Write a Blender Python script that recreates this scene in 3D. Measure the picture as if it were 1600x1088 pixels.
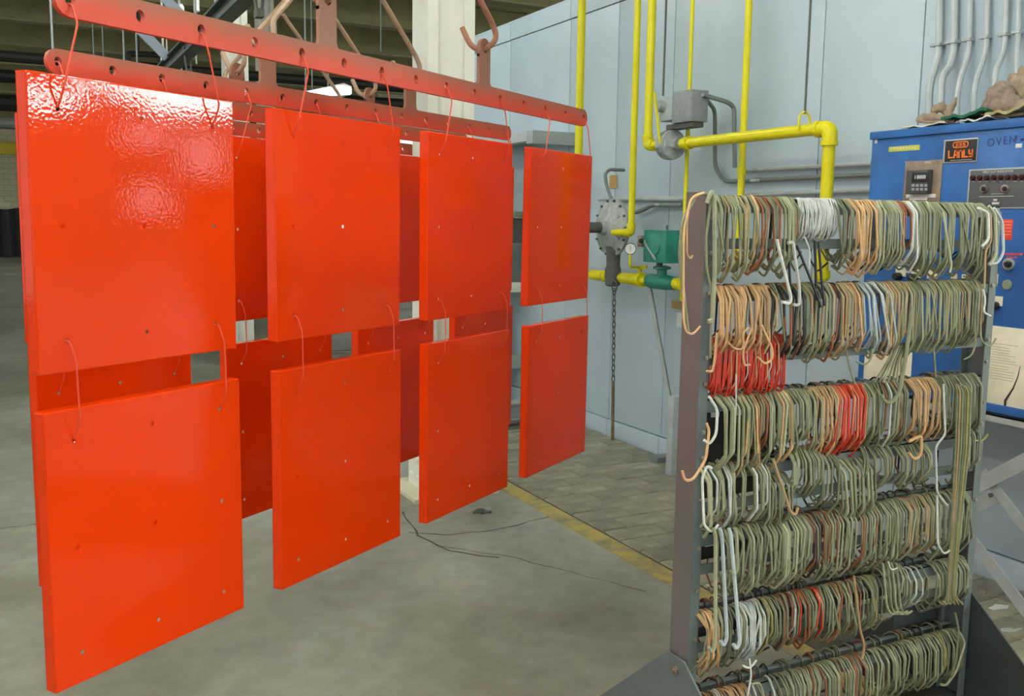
import bpy, bmesh, math, random
from mathutils import Vector, Matrix
random.seed(7)
scene = bpy.context.scene
for o in list(bpy.data.objects): bpy.data.objects.remove(o)
COL = scene.collection

# ------------------------------------------------------------------ camera
FPX, CX, CY, HC = 1500.0, 800.0, 544.0, 1.55
ROLL, PITCH, YAW = math.atan(.0139), math.atan(198.3/1500.0), math.radians(27.06)
fh = Vector((math.sin(YAW), math.cos(YAW), 0)); r0 = Vector((math.cos(YAW), -math.sin(YAW), 0)); zz = Vector((0, 0, 1))
FW = fh*math.cos(PITCH) - zz*math.sin(PITCH); u0 = fh*math.sin(PITCH) + zz*math.cos(PITCH)
RT = r0*math.cos(ROLL) + u0*math.sin(ROLL); UP = u0*math.cos(ROLL) - r0*math.sin(ROLL)
CAM = Vector((0, 0, HC))
cd = bpy.data.cameras.new('camera'); cam = bpy.data.objects.new('camera', cd); COL.objects.link(cam)
cd.sensor_fit = 'HORIZONTAL'; cd.sensor_width = 36; cd.lens = 36*FPX/1600; cd.clip_start = .05; cd.clip_end = 200
m = Matrix((RT, UP, -FW)).transposed().to_4x4(); m.translation = CAM; cam.matrix_world = m
scene.camera = cam
# ------------------------------------------------------------------ world, exposure
w = bpy.data.worlds.new('world'); scene.world = w; w.use_nodes = True
w.node_tree.nodes['Background'].inputs[0].default_value = (.93, .99, 1.0, 1)
w.node_tree.nodes['Background'].inputs[1].default_value = 1.25
scene.view_settings.view_transform = 'Standard'; scene.view_settings.look = 'None'
scene.view_settings.gamma = 1; scene.view_settings.use_curve_mapping = False
scene.view_settings.exposure = 0.22
TUBE = 36.0          # brightness of the fluorescent tubes

# ------------------------------------------------------------------ surveying: photograph pixel -> point on a known plane of the hall
def ray(x, y): return FW + RT*((x-CX)/FPX) - UP*((y-CY)/FPX)
def onz(x, y, z=0.): d = ray(x, y); return CAM + d*((z-HC)/d.z)
def onx(x, y, X): d = ray(x, y); return CAM + d*(X/d.x)
def ony(x, y, Y): d = ray(x, y); return CAM + d*(Y/d.y)

# ------------------------------------------------------------------ materials
MATS = {}
def mat(name, col, rough=.5, metal=0., var=0., vscale=6., bump=0., bscale=60., spec=.5, emit=None, coat=0., col2=None, rand=0., bdet=3):
    if name in MATS: return MATS[name]
    mt = bpy.data.materials.new(name); MATS[name] = mt; mt.use_nodes = True
    nt = mt.node_tree; b = nt.nodes['Principled BSDF']; L = nt.links
    b.inputs['Base Color'].default_value = (*col, 1); b.inputs['Roughness'].default_value = rough
    b.inputs['Metallic'].default_value = metal; b.inputs['Specular IOR Level'].default_value = spec
    b.inputs['Coat Weight'].default_value = coat; b.inputs['Coat Roughness'].default_value = .08
    if emit:
        b.inputs['Emission Color'].default_value = (*emit[0], 1); b.inputs['Emission Strength'].default_value = emit[1]
    if var > 0 or bump > 0 or rand > 0:
        tc = nt.nodes.new('ShaderNodeTexCoord')
    if var > 0 or rand > 0:
        no = nt.nodes.new('ShaderNodeTexNoise'); no.inputs['Scale'].default_value = vscale; no.inputs['Detail'].default_value = 6
        no.inputs['Roughness'].default_value = .65
        L.new(tc.outputs['Object'], no.inputs['Vector'])
        cr = nt.nodes.new('ShaderNodeValToRGB'); L.new(no.outputs['Fac'], cr.inputs[0])
        c2 = col2 or tuple(c*(1-var) for c in col); c1 = tuple(min(1, c*(1+var*.6)) for c in col) if not col2 else col
        cr.color_ramp.elements[0].position = .32; cr.color_ramp.elements[1].position = .68
        cr.color_ramp.elements[0].color = (*c2, 1); cr.color_ramp.elements[1].color = (*c1, 1)
        out = cr.outputs[0]
        if rand > 0:
            oi = nt.nodes.new('ShaderNodeObjectInfo'); mr = nt.nodes.new('ShaderNodeMapRange'); L.new(oi.outputs['Random'], mr.inputs[0])
            mr.inputs[3].default_value = 1-rand; mr.inputs[4].default_value = 1+rand
            hs = nt.nodes.new('ShaderNodeHueSaturation'); L.new(mr.outputs[0], hs.inputs['Value']); L.new(out, hs.inputs['Color']); out = hs.outputs[0]
        L.new(out, b.inputs['Base Color'])
    if bump > 0:
        n2 = nt.nodes.new('ShaderNodeTexNoise'); n2.inputs['Scale'].default_value = bscale; n2.inputs['Detail'].default_value = bdet
        L.new(tc.outputs['Object'], n2.inputs['Vector'])
        bp = nt.nodes.new('ShaderNodeBump'); bp.inputs['Strength'].default_value = bump; bp.inputs['Distance'].default_value = .002
        L.new(n2.outputs['Fac'], bp.inputs['Height']); L.new(bp.outputs[0], b.inputs['Normal'])
    return mt

M_PANEL = mat('red_powder_coat', (.77, .043, .002), .045, bump=.06, bscale=150, spec=.15, bdet=.5)
M_WIRE_RED = mat('red_coated_wire', (.74, .07, .02), .45)
M_ROD = mat('tan_coated_rod', (.40, .27, .17), .6, var=.3)
M_YEL = mat('yellow_pipe_paint', (.70, .62, .008), .3, var=.12, vscale=5, spec=.3)
M_GREYIRON = mat('grey_cast_iron', (.34, .37, .36), .5, var=.3, vscale=20)
M_DARKIRON = mat('dark_iron', (.09, .09, .08), .55, var=.3, vscale=20)
M_GREEN = mat('green_valve_paint', (.02, .22, .16), .35, var=.25, vscale=15)
M_CONDUIT = mat('grey_conduit', (.42, .46, .47), .4, var=.12, vscale=10)
M_CONDUIT_D = mat('dark_grey_conduit', (.17, .19, .185), .45, var=.15, vscale=10)
M_WALL = mat('pale_blue_sheet_metal', (.41, .505, .56), .38, var=.09, vscale=1.3, bump=.05, bscale=3)
M_WALLGAP = mat('dark_seam', (.05, .055, .055), .8)
M_WHITE = mat('white_column_paint', (.80, .80, .70), .6, var=.08, vscale=4)
M_CREAM = mat('cream_paint', (.62, .58, .42), .7, var=.1, vscale=3)
M_BLACK = mat('black_plastic', (.015, .015, .015), .4)
M_RACK = mat('rack_grey_paint', (.135, .165, .165), .5, var=.18, vscale=9)
M_RACKB = mat('rack_bare_steel', (.165, .15, .14), .45, var=.22, vscale=6, col2=(.135, .142, .135))
M_DARKPLATE = mat('dark_steel_plate', (.05, .058, .06), .6, var=.2, vscale=9)
M_BLUE = mat('blue_cabinet_paint', (.02, .125, .38), .3, var=.25, vscale=6)
M_STRUT = mat('pale_grey_steel', (.36, .40, .39), .5, var=.15, vscale=7)
M_LEATHER = mat('tan_leather', (.32, .24, .16), .85, var=.35, vscale=28, bump=.4, bscale=180)
M_LEATHER2 = mat('grey_brown_suede', (.27, .20, .155), .9, var=.3, vscale=40, bump=.4, bscale=220)
M_GREENCLOTH = mat('green_cloth', (.015, .12, .06), .9, var=.3, vscale=40)
M_RAG = mat('pale_rag', (.66, .64, .5), .9, var=.25, vscale=30)
M_TUBE = mat('fluorescent_tube', (1, 1, 1), .5, emit=((.96, 1, .96), TUBE))
M_TUBE_HALL = mat('bright_hall_tube', (1, 1, 1), .5, emit=((.96, 1, .96), TUBE*1.7))
M_FIX = mat('white_enamel', (.75, .75, .72), .4)
M_BRICK = mat('floor_paver', (.25, .24, .175), .75, var=.3, vscale=7, bump=.4, bscale=60, rand=.22)
M_BEAM = mat('dark_olive_beam', (.33, .31, .16), .8, var=.25, vscale=2)
M_DECK = mat('olive_cream_deck', (.62, .57, .34), .85, var=.2, vscale=1.)
M_PIPEBLACK = mat('black_overhead_pipe', (.012, .012, .012), .6)
M_TRACK = mat('dark_green_track', (.055, .075, .065), .55, var=.3, vscale=6)
M_PAPER = mat('cream_paper', (.78, .74, .56), .85, var=.16, vscale=9)
M_ORANGE = mat('orange_print', (.85, .2, .03), .5)
M_PRINT = mat('pale_print', (.55, .56, .55), .6)
M_INK = mat('blue_black_ink', (.02, .045, .16), .6)
M_REDPRINT = mat('red_print', (.72, .06, .03), .5)
M_STEEL = mat('brushed_steel', (.45, .42, .38), .4, metal=.6, var=.3, vscale=14, col2=(.25, .18, .12))
M_BROWN_P = mat('worn_brown_plate', (.26, .2, .14), .5, var=.35, vscale=22)

# hanging bar: red below, tan powder dust towards the top edge (the bar's own worn colour)
def bar_material():
    mt = bpy.data.materials.new('red_bar_with_tan_dust'); mt.use_nodes = True; nt = mt.node_tree; L = nt.links
    b = nt.nodes['Principled BSDF']; b.inputs['Roughness'].default_value = .5
    tc = nt.nodes.new('ShaderNodeTexCoord'); sp = nt.nodes.new('ShaderNodeSeparateXYZ'); L.new(tc.outputs['Object'], sp.inputs[0])
    no = nt.nodes.new('ShaderNodeTexNoise'); no.inputs['Scale'].default_value = 160; no.inputs['Detail'].default_value = 4; L.new(tc.outputs['Object'], no.inputs['Vector'])
    n3 = nt.nodes.new('ShaderNodeTexNoise'); n3.inputs['Scale'].default_value = 5; L.new(tc.outputs['Object'], n3.inputs['Vector'])
    mr = nt.nodes.new('ShaderNodeMapRange'); mr.inputs[1].default_value = -.03; mr.inputs[2].default_value = .05; L.new(sp.outputs[2], mr.inputs[0])
    a = nt.nodes.new('ShaderNodeMath'); a.operation = 'MULTIPLY_ADD'; L.new(no.outputs[0], a.inputs[0]); a.inputs[1].default_value = .5; L.new(mr.outputs[0], a.inputs[2])
    a2 = nt.nodes.new('ShaderNodeMath'); a2.operation = 'MULTIPLY_ADD'; L.new(n3.outputs[0], a2.inputs[0]); a2.inputs[1].default_value = .5; L.new(a.outputs[0], a2.inputs[2])
    sc = nt.nodes.new('ShaderNodeMath'); sc.operation = 'MULTIPLY'; L.new(a2.outputs[0], sc.inputs[0]); sc.inputs[1].default_value = .625
    cr = nt.nodes.new('ShaderNodeValToRGB'); L.new(sc.outputs[0], cr.inputs[0])
    e = cr.color_ramp.elements; e[0].position = .44; e[0].color = (.62, .045, .01, 1); e[1].position = .88; e[1].color = (.27, .105, .055, 1)
    k = e.new(.64); k.color = (.46, .075, .028, 1)
    L.new(cr.outputs[0], b.inputs['Base Color'])
    return mt
M_BAR = bar_material()

# ------------------------------------------------------------------ mesh building
class MB:
    def __init__(s): s.v = []; s.f = []
    def add(s, vs, fs):
        o = len(s.v); s.v += [Vector(v) for v in vs]; s.f += [tuple(i+o for i in f) for f in fs]; return s
    def box(s, a, b):
        x0, y0, z0 = (min(a[i], b[i]) for i in range(3)); x1, y1, z1 = (max(a[i], b[i]) for i in range(3))
        return s.add([(x0,y0,z0),(x1,y0,z0),(x1,y1,z0),(x0,y1,z0),(x0,y0,z1),(x1,y0,z1),(x1,y1,z1),(x0,y1,z1)],
                     [(0,3,2,1),(4,5,6,7),(0,1,5,4),(1,2,6,5),(2,3,7,6),(3,0,4,7)])
    def bbox(s, a, b, c=.004):          # box with chamfered edges
        bm = bmesh.new(); bmesh.ops.create_cube(bm, size=1)
        A = Vector([min(a[i], b[i]) for i in range(3)]); B = Vector([max(a[i], b[i]) for i in range(3)])
        for v in bm.verts: v.co = Vector([(A[i]+B[i])/2 + v.co[i]*(B[i]-A[i]) for i in range(3)])
        bmesh.ops.bevel(bm, geom=list(bm.edges), offset=min(c, min(B-A)*.4), segments=2, affect='EDGES', profile=.6)
        bm.verts.ensure_lookup_table(); s.add([v.co.copy() for v in bm.verts], [[v.index for v in f.verts] for f in bm.faces]); bm.free(); return s
    def tube(s, pts, r, n=8, caps=True):
        pts = [Vector(p) for p in pts]; N = len(pts); rs = r if isinstance(r, (list, tuple)) else [r]*N
        t0 = (pts[1]-pts[0]).normalized(); a = Vector((0, 0, 1)) if abs(t0.z) < .9 else Vector((1, 0, 0))
        nrm = (a - t0*a.dot(t0)).normalized(); vs = []; fs = []
        for i, p in enumerate(pts):
            t = (pts[min(i+1, N-1)]-pts[max(i-1, 0)]); t = t.normalized() if t.length > 1e-9 else t0
            nrm = (nrm - t*nrm.dot(t)); nrm = nrm.normalized() if nrm.length > 1e-6 else t.orthogonal().normalized()
            bn = t.cross(nrm)
            for k in range(n):
                an = 2*math.pi*k/n; vs.append(p + (nrm*math.cos(an)+bn*math.sin(an))*rs[i])
        for i in range(N-1):
            for k in range(n): fs.append((i*n+k, i*n+(k+1) % n, (i+1)*n+(k+1) % n, (i+1)*n+k))
        if caps: fs.append(tuple(range(n-1, -1, -1))); fs.append(tuple((N-1)*n+k for k in range(n)))
        return s.add(vs, fs)
    def cyl(s, a, b, r, n=12): return s.tube([a, b], r, n)
    def lathe(s, c, axis, prof, n=24):   # prof: (distance along axis, radius)
        c = Vector(c); ax = Vector(axis).normalized()
        return s.tube([c+ax*(d+i*1e-7) for i, (d, r) in enumerate(prof)], [max(r, 1e-4) for d, r in prof], n)
    def sphere(s, c, r, n=10, sc=(1, 1, 1)):
        bm = bmesh.new(); bmesh.ops.create_uvsphere(bm, u_segments=n, v_segments=max(4, n//2+1), radius=1)
        s.add([Vector((c[0]+v.co.x*r*sc[0], c[1]+v.co.y*r*sc[1], c[2]+v.co.z*r*sc[2])) for v in bm.verts], [[v.index for v in f.verts] for f in bm.faces]); bm.free(); return s
    def bar(s, a, b, w, t, side):        # flat bar from a to b, width w in direction side, thickness t
        a = Vector(a); b = Vector(b); d = (b-a).normalized(); sd = Vector(side); sd = (sd - d*sd.dot(d)).normalized(); k = d.cross(sd)
        vs = []
        for p in (a, b):
            for i, j in ((-1, -1), (1, -1), (1, 1), (-1, 1)): vs.append(p + sd*(i*w/2) + k*(j*t/2))
        return s.add(vs, [(0,1,2,3),(7,6,5,4),(0,4,5,1),(1,5,6,2),(2,6,7,3),(3,7,4,0)])
    def prism(s, poly, off):             # polygon (list of points) extruded by vector off
        off = Vector(off); n = len(poly); vs = [Vector(p) for p in poly]; vs += [p+off for p in vs]
        return s.add(vs, [tuple(range(n-1, -1, -1)), tuple(range(n, 2*n))] + [(i, (i+1) % n, n+(i+1) % n, n+i) for i in range(n)])
    def mesh(s, name, mt, smooth=True):
        me = bpy.data.meshes.new(name); me.from_pydata([tuple(v) for v in s.v], [], s.f); me.materials.append(mt)
        bm = bmesh.new(); bm.from_mesh(me); bmesh.ops.recalc_face_normals(bm, faces=bm.faces)
        if smooth:
            for f in bm.faces: f.smooth = True
            for e in bm.edges:
                if len(e.link_faces) == 2 and e.calc_face_angle(0) > .6: e.smooth = False
        bm.to_mesh(me); bm.free(); return me
    def build(s, name, mt, parent=None, label=None, cat=None, group=None, kind=None, smooth=True, origin=None):
        if origin is None:
            if parent is None:
                lo = [min(v[i] for v in s.v) for i in range(3)]; hi = [max(v[i] for v in s.v) for i in range(3)]
                origin = Vector(((lo[0]+hi[0])/2, (lo[1]+hi[1])/2, lo[2]))
            else: origin = parent['_o'] if '_o' in parent else parent.location; origin = Vector(origin)
        s.v = [v-Vector(origin) for v in s.v]
        o = bpy.data.objects.new(name, s.mesh(name, mt, smooth)); COL.objects.link(o)
        o['_o'] = tuple(origin)
        if parent is None: o.location = origin
        else: o.parent = parent
        return tag(o, label, cat, group, kind)
def tag(o, label=None, cat=None, group=None, kind=None):
    if label: o['label'] = label
    if cat: o['category'] = cat
    if group: o['group'] = group
    if kind: o['kind'] = kind
    return o
def thing(name, loc, label, cat, group=None, kind=None):
    o = bpy.data.objects.new(name, None); COL.objects.link(o); o.location = loc; o.empty_display_size = .05; o['_o'] = tuple(loc)
    return tag(o, label, cat, group, kind)
def fillet(pts, r, seg=3):
    pts = [Vector(p) for p in pts]; out = [pts[0]]
    for i in range(1, len(pts)-1):
        a, b, c = pts[i-1], pts[i], pts[i+1]; d1 = (a-b); d2 = (c-b); k = min(r, d1.length*.48, d2.length*.48)
        p = b+d1.normalized()*k; q = b+d2.normalized()*k
        for j in range(seg+1):
            t = j/seg; out.append(p*(1-t)**2 + b*2*t*(1-t) + q*t*t)
    out.append(pts[-1]); return out
def text(string, size, mt, parent, centre, ax, ay, name='lettering', squash=1., thick=.0006, spacing=1.):
    cu = bpy.data.curves.new('t', 'FONT'); cu.body = string; cu.size = size; cu.align_x = 'CENTER'; cu.align_y = 'CENTER'; cu.extrude = thick; cu.space_character = spacing
    to = bpy.data.objects.new('t', cu); COL.objects.link(to); bpy.context.view_layer.update()
    me = bpy.data.meshes.new_from_object(to.evaluated_get(bpy.context.evaluated_depsgraph_get())); bpy.data.objects.remove(to)
    ax = Vector(ax); ay = Vector(ay); az = ax.cross(ay); c = Vector(centre)-Vector(parent['_o'])
    for v in me.vertices: v.co = c + ax*v.co.x*squash + ay*v.co.y + az*v.co.z
    me.materials.clear(); me.materials.append(mt); o = bpy.data.objects.new(name, me); COL.objects.link(o); o.parent = parent; return o

# ================================================================== THE HALL
XW = 3.77                       # oven wall plane
# floor slab
def floor_material():
    mt = bpy.data.materials.new('worn_concrete'); mt.use_nodes = True; nt = mt.node_tree; L = nt.links; b = nt.nodes['Principled BSDF']
    tc = nt.nodes.new('ShaderNodeTexCoord')
    def noise(sc, det=6, dist=0.):
        n = nt.nodes.new('ShaderNodeTexNoise'); n.inputs['Scale'].default_value = sc; n.inputs['Detail'].default_value = det; n.inputs['Roughness'].default_value = .6
        n.inputs['Distortion'].default_value = dist; L.new(tc.outputs['Object'], n.inputs['Vector']); return n.outputs[0]
    def ramp(src, stops):
        c = nt.nodes.new('ShaderNodeValToRGB'); L.new(src, c.inputs[0]); e = c.color_ramp.elements
        e[0].position = stops[0][0]; e[0].color = (*stops[0][1], 1); e[1].position = stops[-1][0]; e[1].color = (*stops[-1][1], 1)
        for p, col in stops[1:-1]: e.new(p).color = (*col, 1)
        return c.outputs[0]
    def mul(a, c, fac=1.):
        x = nt.nodes.new('ShaderNodeMix'); x.data_type = 'RGBA'; x.blend_type = 'MULTIPLY'; x.inputs[0].default_value = fac; L.new(a, x.inputs[6]); L.new(c, x.inputs[7]); return x.outputs[2]
    base = ramp(noise(.55, 5, .6), [(.3, (.185, .185, .135)), (.5, (.29, .295, .235)), (.72, (.43, .44, .385))])
    fine = ramp(noise(9, 8), [(.3, (.72, .72, .7)), (.7, (1, 1, 1))]); speck = ramp(noise(70, 3), [(.25, (.55, .55, .53)), (.42, (1, 1, 1))])
    L.new(mul(mul(base, fine), speck, .5), b.inputs['Base Color'])
    r = nt.nodes.new('ShaderNodeMapRange'); L.new(noise(2.), r.inputs[0]); r.inputs[3].default_value = .3; r.inputs[4].default_value = .62; L.new(r.outputs[0], b.inputs['Roughness'])
    bp = nt.nodes.new('ShaderNodeBump'); bp.inputs['Strength'].default_value = .12; bp.inputs['Distance'].default_value = .003; L.new(noise(40, 4), bp.inputs['Height']); L.new(bp.outputs[0], b.inputs['Normal'])
    return mt
M_FLOOR = floor_material()
floor = MB().box((-16, -12, -.2), (27, 44, 0)).build('floor', M_FLOOR, label='worn grey concrete factory floor with stains and cracks', cat='floor', kind='structure', smooth=False, origin=(0, 0, 0))
# cracks: thin irregular dark seams in the slab
M_CRACK = mat('dirt_filled_crack', (.07, .065, .05), .9)
def crack(pts, wd):
    mb = MB(); P = []
    for i in range(len(pts)-1):
        a, b = onz(*pts[i]), onz(*pts[i+1]); n = max(3, int((b-a).length/.08))
        for k in range(n): q = a.lerp(b, k/n); P.append(q + Vector((random.uniform(-.012, .012), random.uniform(-.012, .012), 0)))
    P.append(onz(*pts[-1])); vs = []; fs = []
    for i, p in enumerate(P):
        d = (P[min(i+1, len(P)-1)]-P[max(i-1, 0)]).normalized(); s = Vector((-d.y, d.x, 0))*wd*random.uniform(.35, 1)
        vs += [p+s+Vector((0, 0, .0012)), p-s+Vector((0, 0, .0012))]
        if i: fs.append((2*i-2, 2*i-1, 2*i+1, 2*i))
    mb.add(vs, fs); mb.build('crack', M_CRACK, floor)
crack([(640, 832), (700, 836), (790, 826), (868, 805)], .006)
crack([(630, 800), (655, 838), (700, 862), (780, 872)], .007)
crack([(690, 855), (780, 868), (890, 893), (1010, 925)], .0035)
crack([(0, 826), (30, 823), (60, 820)], .005)
# yellow stripe
def stripe_material():
    mt = bpy.data.materials.new('worn_yellow_stripe'); mt.use_nodes = True; nt = mt.node_tree; L = nt.links; b = nt.nodes['Principled BSDF']; b.inputs['Roughness'].default_value = .6
    tc = nt.nodes.new('ShaderNodeTexCoord'); n = nt.nodes.new('ShaderNodeTexNoise'); n.inputs['Scale'].default_value = 7; n.inputs['Detail'].default_value = 8; n.inputs['Roughness'].default_value = .7
    L.new(tc.outputs['Object'], n.inputs['Vector']); c = nt.nodes.new('ShaderNodeValToRGB'); L.new(n.outputs[0], c.inputs[0]); e = c.color_ramp.elements
    e[0].position = .4; e[0].color = (.2, .18, .11, 1); e[1].position = .56; e[1].color = (.40, .31, .075, 1); L.new(c.outputs[0], b.inputs['Base Color']); return mt
MB().box((2.425, -2, 0), (2.535, 11, .002)).build('yellow_line', stripe_material(), floor)
# brick pavers between the stripe and the oven: the bed, then each paver
M_BED = mat('paver_joint_dirt', (.075, .068, .045), .9, var=.3)
bed = MB().box((2.54, -2, -.01), (XW-.01, 11, .002)).build('floor_bed', M_BED, label='brick paved strip of floor between the yellow line and the oven wall', cat='floor', kind='structure', smooth=False, origin=(0, 0, 0))
bl, bw = .30, .158
bme = []
for k in range(5):
    h = .007 + .0012*k; mb = MB(); c = .006
    x, y = bl/2-.0042, bw/2-.0042; mb.add([(-x,-y,0),(x,-y,0),(x,y,0),(-x,y,0),(-x+c,-y+c,h),(x-c,-y+c,h),(x-c,y-c,h),(-x+c,y-c,h)],
        [(4,5,6,7),(0,1,5,4),(1,2,6,5),(2,3,7,6),(3,0,4,7)]); bme.append(mb.mesh('brick', M_BRICK, False))
cnt = 0
j = 0; y = 1.65
while y < 10.9:
    x = 2.545 - (bl/2 if j % 2 else 0)
    while x < XW-.04:
        a_ = max(x, 2.545); b_ = min(x+bl, XW-.024)
        if b_-a_ > .02 and (y > 3.0 or a_ > 2.8):
            o = bpy.data.objects.new('brick', random.choice(bme)); COL.objects.link(o); o.parent = bed; o.location = ((a_+b_)/2, y, .002); o.scale = ((b_-a_)/bl, 1, 1)
            o.rotation_euler = (random.uniform(-.008, .008), random.uniform(-.006, .006), random.uniform(-.012, .012)); cnt += 1
        x += bl
    y += bw; j += 1

# oven wall: dark carcass with separate sheet panels
YE = 1.95
wall = MB().box((XW+.012, YE, 0), (6.4, 8.9, 3.19)).build('wall_right', M_WALLGAP, label='pale blue sheet metal side wall of the big oven', cat='wall', kind='structure', smooth=False, origin=(XW, 0, 0))
seams = [YE] + [onx(1443, 60, XW).y, onx(1283, 150, XW).y, onx(1053, 100, XW).y, onx(966, 100, XW).y, onx(891, 100, XW).y, onx(797, 150, XW).y, 8.9]
seams = sorted(seams)
for a, b in zip(seams[:-1], seams[1:]):
    MB().bbox((XW, a+.003, .13), (XW+.02, b-.003, 3.06), .003).build('wall_panel', M_WALL, wall)
    MB().bbox((XW-.006, a+.003, 3.066), (XW+.02, b-.003, 3.2), .003).build('top_trim', M_WALL, wall)
    MB().bbox((XW-.02, a+.002, 0), (XW+.02, b-.002, .125), .004).build('base_trim', M_WALL, wall)
MB().box((XW-.006, YE, 3.2), (6.4, 8.9, 3.215)).build('roof_sheet', M_WALL, wall)

# far end wall with dark curtain and yellow crane beam, ceiling with beams
M_BLOCK = bpy.data.materials.new('cream_block_wall'); M_BLOCK.use_nodes = True
_nt = M_BLOCK.node_tree; _b = _nt.nodes['Principled BSDF']; _b.inputs['Roughness'].default_value = .8
_tc = _nt.nodes.new('ShaderNodeTexCoord'); _mp = _nt.nodes.new('ShaderNodeMapping'); _mp.inputs['Rotation'].default_value = (math.pi/2, 0, 0); _br = _nt.nodes.new('ShaderNodeTexBrick')
_br.inputs['Scale'].default_value = 1.; _br.inputs['Brick Width'].default_value = .4; _br.inputs['Row Height'].default_value = .2; _br.inputs['Mortar Size'].default_value = .012
_br.inputs['Color1'].default_value = (.66, .62, .42, 1); _br.inputs['Color2'].default_value = (.6, .56, .38, 1); _br.inputs['Mortar'].default_value = (.45, .42, .3, 1)
_nt.links.new(_tc.outputs['Object'], _mp.inputs[0]); _nt.links.new(_mp.outputs[0], _br.inputs[0]); _nt.links.new(_br.outputs[0], _b.inputs['Base Color'])
MB().box((-16, 40, 0), (9.5, 40.3, 5.6)).build('wall_back', M_BLOCK, label='cream painted block wall at the far end of the hall', cat='wall', kind='structure', smooth=False)
ceil = MB().box((-16, -12, 5.4), (27, 44, 5.55)).build('ceiling', M_DECK, label='olive cream roof deck above the hall', cat='ceiling', kind='structure', smooth=False)
for k in range(12):
    y = 8.2 + 2.75*k
    mb = MB(); mb.box((-16, y-.13, 4.85), (9.5, y+.13, 4.88)); mb.box((-16, y-.012, 4.88), (9.5, y+.012, 5.38)); mb.box((-16, y-.13, 5.37), (9.5, y+.13, 5.4))
    mb.build('trim_%d' % (k+1), M_BEAM, kind='structure', smooth=False, label='dark roof beam crossing the hall, number %d from the front' % (k+1) if False else ['nearest', 'second', 'third', 'fourth', 'fifth', 'sixth', 'seventh', 'eighth', 'ninth', 'tenth', 'eleventh', 'farthest'][k]+' dark steel roof beam crossing the hall', cat='beam')
MB().box((26, -12, 0), (26.3, 6, 5.4)).build('wall_side', M_BLOCK, label='cream block wall at the end of the side hall beyond the oven', cat='wall', kind='structure', smooth=False)
M_PANE = mat('added_glow_pane', (.9, .95, 1.), .2, emit=((.85, .94, 1.), 6.))  # panes glow on a solid wall, added for reflected spots on the panels
for k_, (a_, b_, c_, d_) in enumerate(((-6.3, -5.2, 1.0, 2.0), (-4.9, -3.7, 2.2, 3.4), (-6.6, -5.2, 2.9, 3.6))):
    wn = MB(); wn.box((25.93, a_, c_), (26, a_+.05, d_)); wn.box((25.93, b_-.05, c_), (26, b_, d_)); wn.box((25.93, a_, c_), (26, b_, c_+.05)); wn.box((25.93, a_, d_-.05), (26, b_, d_)); wn.box((25.94, (a_+b_)/2-.02, c_), (26, (a_+b_)/2+.02, d_))
    wo = wn.build('window_%d' % (k_+1), M_WHITE, label=['low', 'right', 'high left'][k_]+' glowing window added on the side hall wall for reflections in the panels', cat='window', kind='structure', smooth=False)
    for ya_, yb_ in ((a_+.05, (a_+b_)/2-.02), ((a_+b_)/2+.02, b_-.05)): MB().box((25.96, ya_, c_+.05), (25.98, yb_, d_-.05)).build('pane', M_PANE, wo, smooth=False)
# curtain along the far wall, pleated
mb = MB(); vs = []; fs = []
N = 120
for i in range(N+1):
    x = -6 + 11*i/N; y = 39.7 + .09*math.sin(i*1.3)
    vs += [(x, y, 0.02), (x, y, 1.75+.03*math.sin(i*.7)), (x, y+.03, .02), (x, y+.03, 1.75+.03*math.sin(i*.7))]
    if i: a = 4*(i-1); b = 4*i; fs += [(a, b, b+1, a+1), (a+2, a+3, b+3, b+2), (a+1, b+1, b+3, a+3)]
mb.add(vs, fs).build('curtain', mat('charcoal_curtain', (.03, .032, .036), .8), label='black pleated curtain along the far cream wall', cat='curtain')
mb = MB(); zc = ony(15, 232, 37).z
mb.box((-9, 36.85, zc-.2), (6, 37.15, zc-.17)); mb.box((-9, 36.98, zc-.17), (6, 37.02, zc+.17)); mb.box((-9, 36.85, zc+.17), (6, 37.15, zc+.2))
mb.build('crane_beam', mat('crane_yellow', (.55, .42, .02), .5), label='yellow beam crossing high in front of the far wall', cat='beam')

# ------------------------------------------------------------------ lamps
def fixture(loc, ln, ang, label, tubes=2, z_rod=5.39, rt=.022):
    t = thing('fluorescent_lamp', loc, label, 'lamp', 'hanging fluorescent lamps'); x, y, z = loc
    mb = MB(); wd = .15
    mb.prism([(-wd, -ln/2, 0), (wd, -ln/2, 0), (.07, -ln/2, .09), (-.07, -ln/2, .09)], (0, ln, 0))
    R = Matrix.Rotation(ang, 4, 'Z')
    def loc2w(b): b.v = [R @ v + Vector(loc) for v in b.v]; return b
    loc2w(mb).build('housing', M_FIX, t)
    for k in range(tubes):
        xx = (k-(tubes-1)/2)*.14
        loc2w(MB().cyl((xx, -ln/2+.04, -.008-rt), (xx, ln/2-.04, -.008-rt), rt, 8)).build('tube', M_TUBE_HALL if rt > .05 else M_TUBE, t)
    for s in (-1, 1):
        loc2w(MB().cyl((0, s*ln*.35, .08), (0, s*ln*.35, z_rod-z), .006, 6)).build('rod', M_STRUT, t)
    return t
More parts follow.
